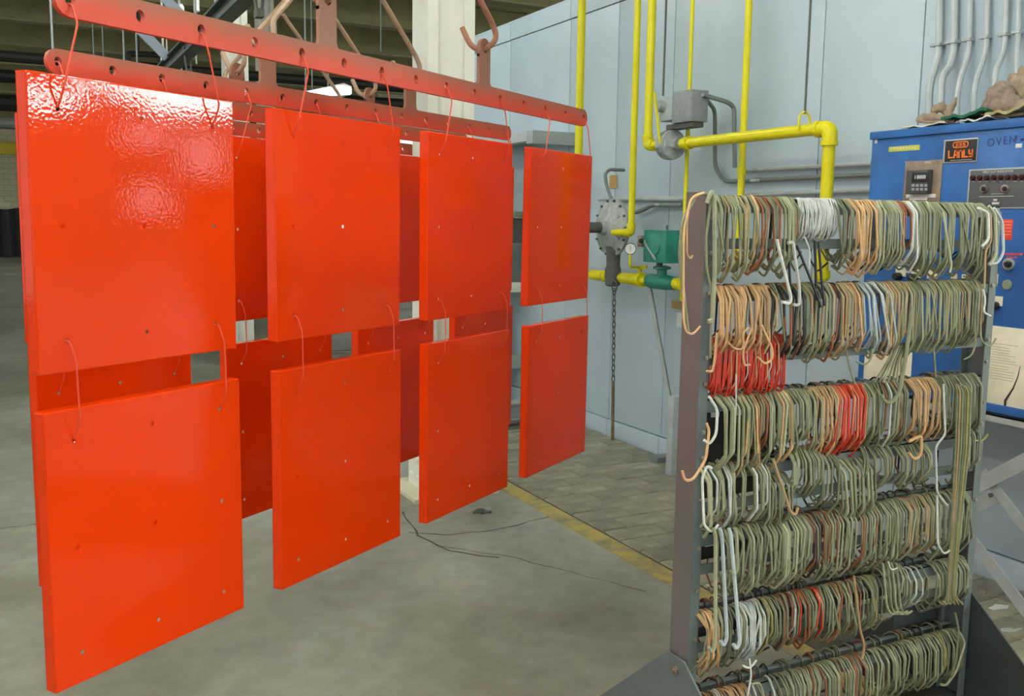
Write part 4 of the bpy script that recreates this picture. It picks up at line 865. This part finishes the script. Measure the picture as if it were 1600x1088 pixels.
# ------------------------------------------------------------------ blue control cabinet
XF = 3.42
ta = onx(1363, 209, XF); cab_y1 = ta.y; cab_y0 = 2.0; cz1 = onx(1480, 197, XF).z; cz0 = onx(1580, 648, XF).z
cab = thing('control_cabinet', (XF+.15, (cab_y0+cab_y1)/2, cz0), 'blue control cabinet with gauges and labels on the oven wall', 'cabinet')
MB().bbox((XF, cab_y0, cz0), (XW-.03, cab_y1, cz1), .008).build('body', M_BLUE, cab)
MB().bbox((XF-.012, cab_y0-.005, cz1-.03), (XF+.01, cab_y1+.004, cz1+.004), .004).build('door_lip', M_BLUE, cab)
MB().bbox((XF-.012, cab_y0-.005, cz0-.004), (XF+.01, cab_y1+.004, cz0+.03), .004).build('door_lip', M_BLUE, cab)
AX = Vector((0, -1, 0)); AY = Vector((0, 0, 1))
def face(x0, y0, x1, y1, d, nm, mt, parent=cab, bev=.002, base=0.):
    a = onx(x0, (y0+y1)/2, XF-base); b = onx(x1, (y0+y1)/2, XF-base); c = onx((x0+x1)/2, y0, XF-base); e = onx((x0+x1)/2, y1, XF-base)
    return MB().bbox((XF-base-d, b.y, e.z), (XF-base, a.y, c.z), bev).build(nm, mt, parent)
def fpt(x, y, off=.0): return onx(x, y, XF-off)
def knob(px, py, r, d, mt, nm, base=0., parent=cab): return MB().lathe(fpt(px, py, base), (-1, 0, 0), [(0, r), (d*.7, r), (d*.75, r*.85), (d, r*.8), (d+.0005, 0)], 18).build(nm, mt, parent)
def ftext(s, px, py, h, mt, off, nm='lettering', sq=1., parent=cab, rot=0., spacing=1.):
    ax = AX*math.cos(rot)+AY*math.sin(rot); ay = AY*math.cos(rot)-AX*math.sin(rot); return text(s, h, mt, parent, fpt(px, py, off), ax, ay, nm, sq, .0004, spacing)
ytape = face(1389, 228, 1437, 236, .001, 'yellow_tape', mat('yellow_tape', (.55, .55, .06), .6), bev=.0003)
for k in range(9): face(1392+k*4.6, 230.5-.1*k, 1394.5+k*4.6, 233.5-.1*k, .0004, 'tape_print', M_CREAM, cab, .0001, .001)
# maker's sign
sg_ = face(1475, 217, 1528, 254, .004, 'maker_sign', mat('silver_edge', (.5, .5, .48), .35, metal=.5))
face(1477, 219, 1526, 252, .002, 'sign_field', M_BLACK, cab, .001, .004)
ctr = fpt(1501, 226, .0065)
ringp = []
rr = .016; ww = .03
for k in range(24):
    a_ = 2*math.pi*k/24; ringp.append(ctr+AX*(math.copysign(ww, math.cos(a_))*.75+rr*.8*math.cos(a_))+AY*(rr*.72*math.sin(a_)))
MB().tube(ringp+[ringp[0]], .0022, 6, False).build('sign_emblem', M_ORANGE, cab)
for k in (-1, 0, 1):
    c_ = ctr+AX*(k*.0165)
    MB().tube(fillet([c_+AX*.006+AY*.006, c_-AX*.005+AY*.005, c_-AX*.005+AY*.001, c_+AX*.005-AY*.001, c_+AX*.005-AY*.006, c_-AX*.007-AY*.006], .003, 3), .0018, 6).build('emblem_coil', M_ORANGE, cab)
STROKES = {'L': [[(0, 1), (0, 0), (.78, 0)]], 'A': [[(0, 0), (.3, 1), (.8, 1), (.8, 0)], [(.2, .36), (.8, .36)]], 'N': [[(0, 0), (0, 1), (.8, 1), (.8, 0)]], 'Y': [[(0, 1), (0, .42), (.8, .42)], [(.8, 1), (.8, 0), (.15, 0)]]}
for k, ch in enumerate('LANLY'):
    mb = MB()
    for line in STROKES[ch]:
        P_ = [fpt(1482.6+(k+u*.82)*7.9, 246.6-(k+u*.82)*.45-v*10.2, .0066) for u, v in line]
        for a_, b_ in zip(P_[:-1], P_[1:]):
            d_ = (b_-a_).normalized()*.0029; mb.bar(a_-d_, b_+d_, .0062, .0014, Vector((1, 0, 0)).cross(b_-a_))
    mb.build('sign_letter', M_ORANGE, cab, smooth=False)
face(1485, 249.6, 1519, 250.4, .0003, 'sign_small_print', M_PRINT, cab, .0001, .006)
ftext('OVEN', 1565, 221, .045, M_INK, .0006, 'marker_writing', sq=.95, spacing=1.2, rot=.06)
ftext('#', 1587, 215, .028, M_INK, .0006, 'marker_writing')
face(1587, 224.5, 1597, 231, .001, 'white_patch', M_TAG, cab, .0002); face(1595, 216, 1604, 220, .001, 'blue_patch', mat('navy_patch', (.01, .03, .2), .5), cab, .0002)
face(1367, 218, 1371, 224, .001, 'white_patch', M_TAG, cab, .0002)
# temperature controller on its plate
face(1413, 251, 1471, 330, .004, 'controller_plate', M_BROWN_P)
ctl = face(1423, 266, 1457, 303, .03, 'controller', mat('controller_grey', (.06, .065, .065), .5), cab, .004, .004)
face(1425, 269, 1451, 285, .002, 'display', M_BLACK, cab, .001, .034)
ftext('1888', 1437, 277, .022, mat('display_digits', (.75, .8, .8), .4), .0365, 'display_digits', sq=1.4)
for k in range(4):
    for j in range(2): face(1424.5+k*6.8, 288+j*6, 1429+k*6.8, 292+j*6, .002, 'key', mat('key_grey', (.3, .31, .3), .5), cab, .0008, .034)
face(1416, 303.5, 1462, 309, .001, 'white_label', M_TAG, cab, .0002, .004); face(1421, 309.5, 1449, 313, .001, 'white_label', M_TAG, cab, .0002, .004)
ftext('OVEN', 1449, 254, .012, M_PRINT, .0046, 'plate_print')
for q in ((1415.5, 254), (1468.5, 252)): knob(*q, .004, .003, M_STEEL, 'screw', .004)
# indicator panel
face(1513, 262, 1640, 326, .004, 'indicator_frame', M_STRUT); face(1515, 264.5, 1640, 323.5, .002, 'indicator_panel', mat('slate_grey', (.085, .095, .1), .5), cab, .001, .004)
ftext('FIRST OUT INDICATOR', 1559, 268.5, .0125, M_PRINT, .0065, 'panel_print', sq=1.)
for k in range(9): knob(1521+k*10.9, 278-k*.15, .0105, .012, mat('dark_red_lens', (.04, .006, .006), .25), 'indicator_lamp', .006); face(1518+k*10.9, 283.6-k*.1, 1523+k*10.9, 284.4-k*.1, .0003, 'lamp_print', M_PRINT, cab, .0001, .006)
for px in (1538, 1571):
    knob(px, 295, .0155, .012, M_STEEL, 'switch_ring', .006); knob(px-1, 295, .009, .006, M_BLACK, 'switch_core', .018)
face(1549, 302.6, 1570, 303.2, .0003, 'panel_print', M_PRINT, cab, .0001, .006); face(1530, 306.6, 1584, 307.4, .0003, 'panel_print', M_PRINT, cab, .0001, .006)
ftext('RED\nLION', 1555, 315, .011, M_PRINT, .0065, 'panel_print', sq=1.2) if False else [face(1552, 311, 1558, 314, .0004, 'panel_mark', M_PRINT, cab, .0001, .006), face(1550, 316, 1561, 319.5, .0004, 'panel_mark', M_PRINT, cab, .0001, .006)]
# stickers, buttons, knobs lower down
face(1566, 343, 1582, 375, .001, 'red_sticker', M_REDPRINT, cab, .0003)
for k in range(5): face(1568, 346+k*5, 1580, 347.2+k*5, .0003, 'sticker_print', mat('faded_pink', (.8, .3, .22), .6), cab, .0001, .001)
ftext('ALARM RESET', 1581, 397, .013, M_REDPRINT, .0006, 'red_lettering') if False else [face(1567+k*4.6, 395.5, 1570.5+k*4.6, 399, .0004, 'red_lettering', M_REDPRINT, cab, .0001) for k in range(7)]
[face(1573+k*4.2, 401, 1576+k*4.2, 403.5, .0004, 'red_lettering', M_REDPRINT, cab, .0001) for k in range(4)]
knob(1577, 413, .024, .012, M_GREYIRON, 'button_ring'); knob(1577, 413, .012, .02, M_BLACK, 'button', .012)
knob(1574, 445, .020, .006, mat('grey_green_plug', (.26, .30, .22), .5), 'plug')
for px, py, k in ((1408, 425, 1), (1432, 427, 1), (1457, 429, 2), (1511, 437, 0), (1552, 436, 2), (1559, 471, 1)):
    face(px-8, py-8, px+8, py+7, .003, 'switch_plate', M_PAPER, cab, .0008)
    if k == 1: knob(px-3, py+7, .017, .03, M_BLACK, 'knob', .003)
    elif k == 2: knob(px, py+6, .012, .012, M_STEEL, 'knob', .003)
face(1486, 428, 1496, 440, .002, 'worn_tag', M_CREAM)
pa = face(1536, 513, 1640, 640, .0015, 'wiring_chart', M_PAPER, cab, .0004)
pb = face(1350, 545, 1424, 612, .0015, 'wiring_chart', M_PAPER, cab, .0004)
M_FADE = mat('faded_print', (.42, .38, .27), .8)
for k in range(14): face(1542, 538+k*4.2, 1585+random.uniform(-12, 12), 538.8+k*4.2, .0003, 'faded_line', M_FADE, cab, .0001, .0015)
cr_ = [(1594, 572), (1590, 590), (1583, 607), (1578, 615), (1571, 626), (1570, 640)]
MB().tube([fpt(a, b, .002) for a, b in cr_], [.001, .002, .003, .004, .005, .004], 5).build('tear', M_BLACK, cab)
# stand under the cabinet
st = thing('cabinet_stand', (XF+.05, 2.4, 0), 'pale grey angle iron stand with crossed braces under the blue cabinet', 'stand')
zs_ = cz0-.012
mb = MB(); mb.box((XF-.01, cab_y0, zs_-.03), (XF-.004, cab_y1, zs_)); mb.box((XF-.01, cab_y0, zs_-.006), (XF+.06, cab_y1, zs_)); mb.build('top_rail', M_STRUT, st, smooth=False)
def strut(p, q, X, w_, nm, X2=None):
    a, b = onx(*p, X), onx(*q, X2 or X); MB().bar(a, b, w_, .006, (0, 1, 1) if abs((b-a).y) < .01 else Vector((1, 0, 0)).cross(b-a)).build(nm, M_STRUT, st)
strut((1440, 805), (1660, 690), XF, .058, 'brace'); strut((1400, 850), (1556, 778), XF+.02, .05, 'brace')
strut((1535, 738), (1680, 925), XF+.015, .042, 'brace'); strut((1500, 820), (1660, 1030), XF-.06, .05, 'brace', XF-.1)
MB().bbox((XF, cab_y0, 0), (XF+.05, cab_y0+.05, zs_), .004).build('leg', M_STRUT, st); MB().bbox((XF, cab_y1-.1, 0), (XF+.05, cab_y1-.05, zs_), .004).build('leg', M_STRUT, st)
p_ = onx(1549, 774, XF-.01); MB().lathe(p_, (-1, 0, 0), [(0, .01), (.008, .01), (.009, .005), (.014, .005)], 6).build('bolt', M_DARKIRON, st)

# ------------------------------------------------------------------ gloves and rags on the cabinet
def blob(parts, vox, name, mt, label, cat, group=None, sub=1):
    mb = MB()
    for kind, *a in parts:
        if kind == 'e': mb.sphere(a[0], 1, 14, a[1])
        else: mb.tube(fillet(a[0], .02, 3), a[1], 10)
    me = mb.mesh('tmp', mt); ob = bpy.data.objects.new('tmp', me); COL.objects.link(ob)
    md = ob.modifiers.new('r', 'REMESH'); md.mode = 'VOXEL'; md.voxel_size = vox
    s2 = ob.modifiers.new('s', 'SMOOTH'); s2.iterations = 3; s2.factor = .5
    tx = bpy.data.textures.new('wr', 'CLOUDS'); tx.noise_scale = .035; dm = ob.modifiers.new('d', 'DISPLACE'); dm.texture = tx; dm.strength = .009; dm.mid_level = .5; dm.texture_coords = 'LOCAL'
    bpy.context.view_layer.update()
    m2 = bpy.data.meshes.new_from_object(ob.evaluated_get(bpy.context.evaluated_depsgraph_get())); bpy.data.objects.remove(ob)
    vs = [v.co.copy() for v in m2.vertices]; fs = [tuple(p.vertices) for p in m2.polygons]
    b_ = MB(); b_.v = vs; b_.f = fs; return b_
def glove(origin, U, Vv, Wv, s, label, mt=M_LEATHER, cuffm=None, spread=.12, curl=.35):
    # U along fingers, Vv across palm, Wv thickness
    O = Vector(origin); U = Vector(U).normalized(); Vv = (Vector(Vv)-U*Vector(Vv).dot(U)).normalized(); Wv = U.cross(Vv)
    def P(u, v, w_): return O+(U*u+Vv*v+Wv*w_)*s
    parts = []
    for u, r in ((0, .05), (.04, .055), (.08, .055)):
        for v in (-.028, 0, .028): parts.append(('t', [P(u-.02, v, 0), P(u+.02, v, 0)], .026*s))
    for k, (v, ln) in enumerate(((-.042, .085), (-.014, .1), (.014, .095), (.042, .075))):
        sp = v*spread*8; parts.append(('t', [P(.09, v, 0), P(.09+ln*.5, v*1.1+sp*.02, -.005), P(.09+ln, v*1.15+sp*.05, -.005-curl*ln)], [.0165*s]*1+[.0165*s]*0 if False else .0165*s))
    parts.append(('t', [P(.0, .03, 0), P(.04, .075, .0), P(.085, .095, -.01)], .018*s))
    b_ = blob(parts, .006*s, 'glove', mt, label, 'glove')
    t = thing('work_glove', O, label, 'glove', 'leather work gloves on the blue cabinet'); b_.build('glove_body', mt, t)
    mb = MB(); n = 20; pts = []; vs = []; fs = []
    for j, (u, a, c) in enumerate(((-.02, .058, .03), (-.06, .064, .034), (-.12, .075, .04), (-.123, .072, .037), (-.06, .058, .028))):
        for k in range(n):
            an = 2*math.pi*k/n; vs.append(P(u, a*math.cos(an), c*math.sin(an)*(1+.15*math.sin(3*an))))
        if j:
            for k in range(n): fs.append(((j-1)*n+k, (j-1)*n+(k+1) % n, j*n+(k+1) % n, j*n+k))
    mb.add(vs, fs).build('cuff', cuffm or mt, t)
    return t
zc = cz1+.004
def top(px, X, z=0): d = onx(px, 190, X); return Vector((X, d.y, zc+z))
def crumpled(balls, X, mt, label, rim=None, rimm=None):
    parts = [('e', onx(px, py, X+dx), (r*.0026*.75, r*.0026, r*.0026*fz)) for px, py, r, fz, dx in balls]
    b_ = blob(parts, .0055, 'glove', mt, label, 'glove'); base = onx(balls[0][0], balls[0][1], X)
    t = thing('work_glove', base, label, 'glove', 'leather work gloves on the blue cabinet'); b_.build('glove_body', mt, t)
    if rim: MB().tube(fillet([onx(px, py, X+dx) for px, py, dx in rim], .02, 4), .0055, 8).build('cuff_hem', rimm or mt, t)
    return t
crumpled([(1437, 187, 7, 1, 0), (1446, 185, 9, .9, 0), (1457, 184, 10, .9, .01), (1468, 185, 9, .8, .0), (1480, 186, 8, .7, .01), (1490, 187, 7, .6, .01), (1442, 181, 6, .8, .02)], XF+.05, M_LEATHER, 'flattened tan leather glove lying left on the cabinet top', [(1434, 190, -.03), (1450, 191, -.035), (1470, 190, -.035), (1492, 190, -.03)], M_LEATHER2)
crumpled([(1462, 170, 8, 1, 0), (1471, 168, 9, 1, 0), (1478, 174, 8, 1, .01), (1486, 170, 6, 1, .01), (1491, 162, 4.6, 1.1, .01), (1493, 155, 3.6, 1.2, .01), (1483, 180, 8, .8, 0)], XF+.09, M_LEATHER, 'crumpled tan glove with one raised finger on the left pile')
crumpled([(1536, 170, 7, .9, 0), (1545, 162, 11, 1.05, 0), (1554, 150, 14, 1.2, .0), (1563, 145, 15, 1.25, 0), (1572, 152, 15, 1.2, .01), (1582, 163, 15, 1, .01), (1560, 166, 15, .8, -.005), (1598, 168, 14, .9, .01), (1612, 170, 14, .9, .01)], XF+.06, M_LEATHER2, 'large grey brown suede glove fanned out on the cabinet top', [(1534, 178, -.03), (1552, 182, -.04), (1575, 181, -.04), (1600, 178, -.03)], M_LEATHER)
crumpled([(1582, 122, 8, 1, 0), (1590, 130, 12, 1.1, 0), (1600, 128, 14, 1.2, 0), (1600, 145, 14, 1, 0), (1613, 140, 16, 1.2, 0), (1608, 160, 15, 1, 0), (1597, 112, 7, 1.3, .0)], XF+.12, M_LEATHER, 'orange brown glove heaped behind the large suede glove')
def sheet(px0, px1, X0, X1, z0, z1, name, mt, label, amp=.008, th=.006):
    nx, ny = 24, 8; vs = []; fs = []; ya = onx(px0, 190, XF).y; yb = onx(px1, 190, XF).y
    for s in (0, 1):
        for i in range(nx+1):
            for j in range(ny+1):
                u, v = i/nx, j/ny; h = zc+z0+(z1-z0)*u + amp*(math.sin(u*9+v*4)+.6*math.sin(u*21+v*9+1)+1.4)*(1-abs(v-.5)*.6) + s*th
                vs.append((X0+(X1-X0)*v+.006*math.sin(u*13), ya+(yb-ya)*u, h))
    q = (nx+1)*(ny+1)
    for i in range(nx):
        for j in range(ny):
            a = i*(ny+1)+j; fs += [(a, a+ny+1, a+ny+2, a+1), (q+a, q+a+1, q+a+ny+2, q+a+ny+1)]
    for i in range(nx):
        for j in (0, ny): a = i*(ny+1)+j; fs.append((a, a+ny+1, q+a+ny+1, q+a))
    for j in range(ny):
        for i in (0, nx): a = i*(ny+1)+j; fs.append((a, a+1, q+a+1, q+a))
    return MB().add(vs, fs).build(name, mt, label=label, cat='rag', group='rags on the blue cabinet')
sheet(1408, 1476, XF+.0, XF+.16, .0, .004, 'rag', M_RAG, 'pale flattened rag under the small glove on the cabinet', .004)
sheet(1500, 1548, XF-.005, XF+.15, .0, .006, 'rag', mat('white_rag', (.75, .75, .68), .9, var=.15, vscale=30), 'white rag under the green cloth on the cabinet', .006)
sheet(1472, 1542, XF-.01, XF+.16, .012, .03, 'rag', M_GREENCLOTH, 'dark green cloth folded on top of the blue cabinet', .007, .012)
sheet(1540, 1610, XF-.01, XF+.18, .008, .03, 'rag', mat('yellow_trimmed_canvas', (.36, .32, .16), .9, var=.3, vscale=40), 'olive canvas piece with pale edge under the large glove', .008, .012)

# ------------------------------------------------------------------ overhead clutter in the far left background
def opipe(px0, px1, Y, r, mt, label):
    a = ony(*px0, Y); b = ony(*px1, Y); z = (a.z+b.z)/2; MB().cyl((a.x-3, Y, z), (b.x+6, Y, z), r, 10).build('overhead_pipe', mt, label=label, cat='pipe', group='pipes under the roof')
opipe((0, 86), (250, 108), 14., .07, M_PIPEBLACK, 'thick black pipe crossing under the roof at the left')
opipe((0, 118), (100, 126), 17., .1, M_PIPEBLACK, 'thicker black pipe farther back under the roof')
opipe((0, 160), (100, 166), 24., .18, M_PIPEBLACK, 'black duct crossing far back under the roof')
opipe((0, 192), (100, 197), 31., .16, mat('grey_truss', (.16, .165, .16), .7), 'grey duct crossing high before the far wall')
p = ony(300, 92, 12.5); MB().tube(fillet([ony(200, 95, 12.5), ony(200, 84, 12.5), ony(216, 84, 12.5), ony(250, 86, 12.5), ony(250, 96, 12.5)], .03, 3), .035, 8).cyl(ony(216, 84, 12.5), Vector((ony(216, 84, 12.5).x, 12.5, 5.39)), .02, 8).build('overhead_pipe', M_PIPEBLACK, label='black pipe offset with a valve above the second bar', cat='pipe')
for k, (px, Y, r, mt, top_, bot) in enumerate(((84, 8.4, .008, M_CONDUIT, 0, 110), (256, 9., .009, M_CREAM, 0, 118), (262, 9.4, .006, M_CREAM, 0, 118), (283, 8.6, .009, M_CONDUIT, 0, 110), (307, 9., .008, M_STRUT, 0, 100), (478, 11., .01, M_STRUT, 0, 150), (488, 12., .008, M_STRUT, 0, 150), (595, 13., .01, M_STRUT, 0, 80))):
    p = ony(px, bot, Y); t = thing('hanger_rod', p, '%s thin vertical rod hanging from the roof, counted from the left' % ['first', 'second', 'third', 'fourth', 'fifth', 'sixth', 'seventh', 'eighth'][k], 'rod', 'thin roof rods')
    MB().cyl(p, (p.x, p.y, 5.4), r, 6).build('rod', mt, t)
    if k in (1, 3, 4):
        q = ony(px, (72, 0, 100, 18, 8)[k] if k != 1 else 98, Y); MB().lathe(q+Vector((0, 0, -.06)), (0, 0, 1), [(0, .012), (.01, .026), (.1, .026), (.12, .012)], 10).build('insulator', M_FIX, t)
a, b = ony(238, -15, 8.), ony(262, 90, 9.5); a2 = ony(240, -10, 7.6); b2 = ony(264, 88, 7.6)
MB().bar(ony(212, 40, 7.6), ony(262, 90, 7.6), .07, .01, (1, 0, -1)).build('brace', mat('blue_grey_steel', (.28, .34, .42), .5), label='blue grey flat brace slanting under the roof at the left', cat='brace')
MB().bar(ony(255, -5, 7.4), ony(285, 25, 7.4), .07, .01, (1, 0, -1)).build('brace', mat('blue_grey_steel', (.28, .34, .42), .5), label='upper blue grey flat brace slanting above the front bar', cat='brace')
t2 = trolley(6.9, 'dark iron trolley far along the conveyor with a small forked rod')
for s in (-1, 1): MB().cyl((XC, 6.9, ZT-.13), (XC+s*.12, 6.9+s*.08, ZT-.3), .007, 6).build('fork_rod', M_ROD, t2)
# hooded lamp seen between the bars
p = ony(522, 142, 11.5)
t = thing('hooded_lamp', p, 'bright white hooded lamp glowing between the two hanging bars', 'lamp')
MB().prism([p+Vector((-.35, 0, -.09)), p+Vector((.22, 0, -.02)), p+Vector((.22, 0, .07)), p+Vector((.12, 0, .1)), p+Vector((-.35, 0, -.03))], (0, .5, 0)).build('hood', M_FIX, t, smooth=False)
MB().prism([p+Vector((-.33, -.01, -.1)), p+Vector((.2, -.01, -.03)), p+Vector((.2, -.01, .05)), p+Vector((.1, -.01, .06)), p+Vector((-.33, -.01, -.04))], (0, .008, 0)).build('glowing_lens', mat('lamp_lens', (1, 1, 1), .4, emit=((1, .98, .92), 9.)), t, smooth=False)
MB().cyl(p+Vector((0, .25, .05)), Vector((p.x, p.y+.25, 5.4)), .01, 6).build('stem', M_STRUT, t)
# scraps on the floor
for k, (px, py, mt, lab) in enumerate(((1538, 930, M_LEATHER2, 'crumpled leaf-like scrap on the floor right of the rack'), (1562, 952, M_TAG, 'small white paper scrap on the floor right of the rack'), (1580, 992, M_STRUT, 'pale crumpled scrap on the floor farthest right'), (755, 802, M_DARKIRON, 'dark crumpled scrap on the floor beside the white column'))):
    c_ = onz(px, py); mb = MB(); n = 9; vs = [c_+Vector((0, 0, .018))]
    for j in range(n): a_ = 2*math.pi*j/n; rr_ = random.uniform(.018, .05); vs.append(c_+Vector((rr_*math.cos(a_)*1.3, rr_*math.sin(a_)*.7, random.uniform(.002, .022))))
    vs += [Vector((v.x, v.y, .0)) for v in vs[1:]]
    mb.add(vs, [(0, 1+j, 1+(j+1) % n) for j in range(n)]+[(1+j, 1+n+j, 1+n+(j+1) % n, 1+(j+1) % n) for j in range(n)]).build('scrap', mt, label=lab, cat='scrap', smooth=False)
for o in bpy.data.objects:
    if '_o' in o: del o['_o']
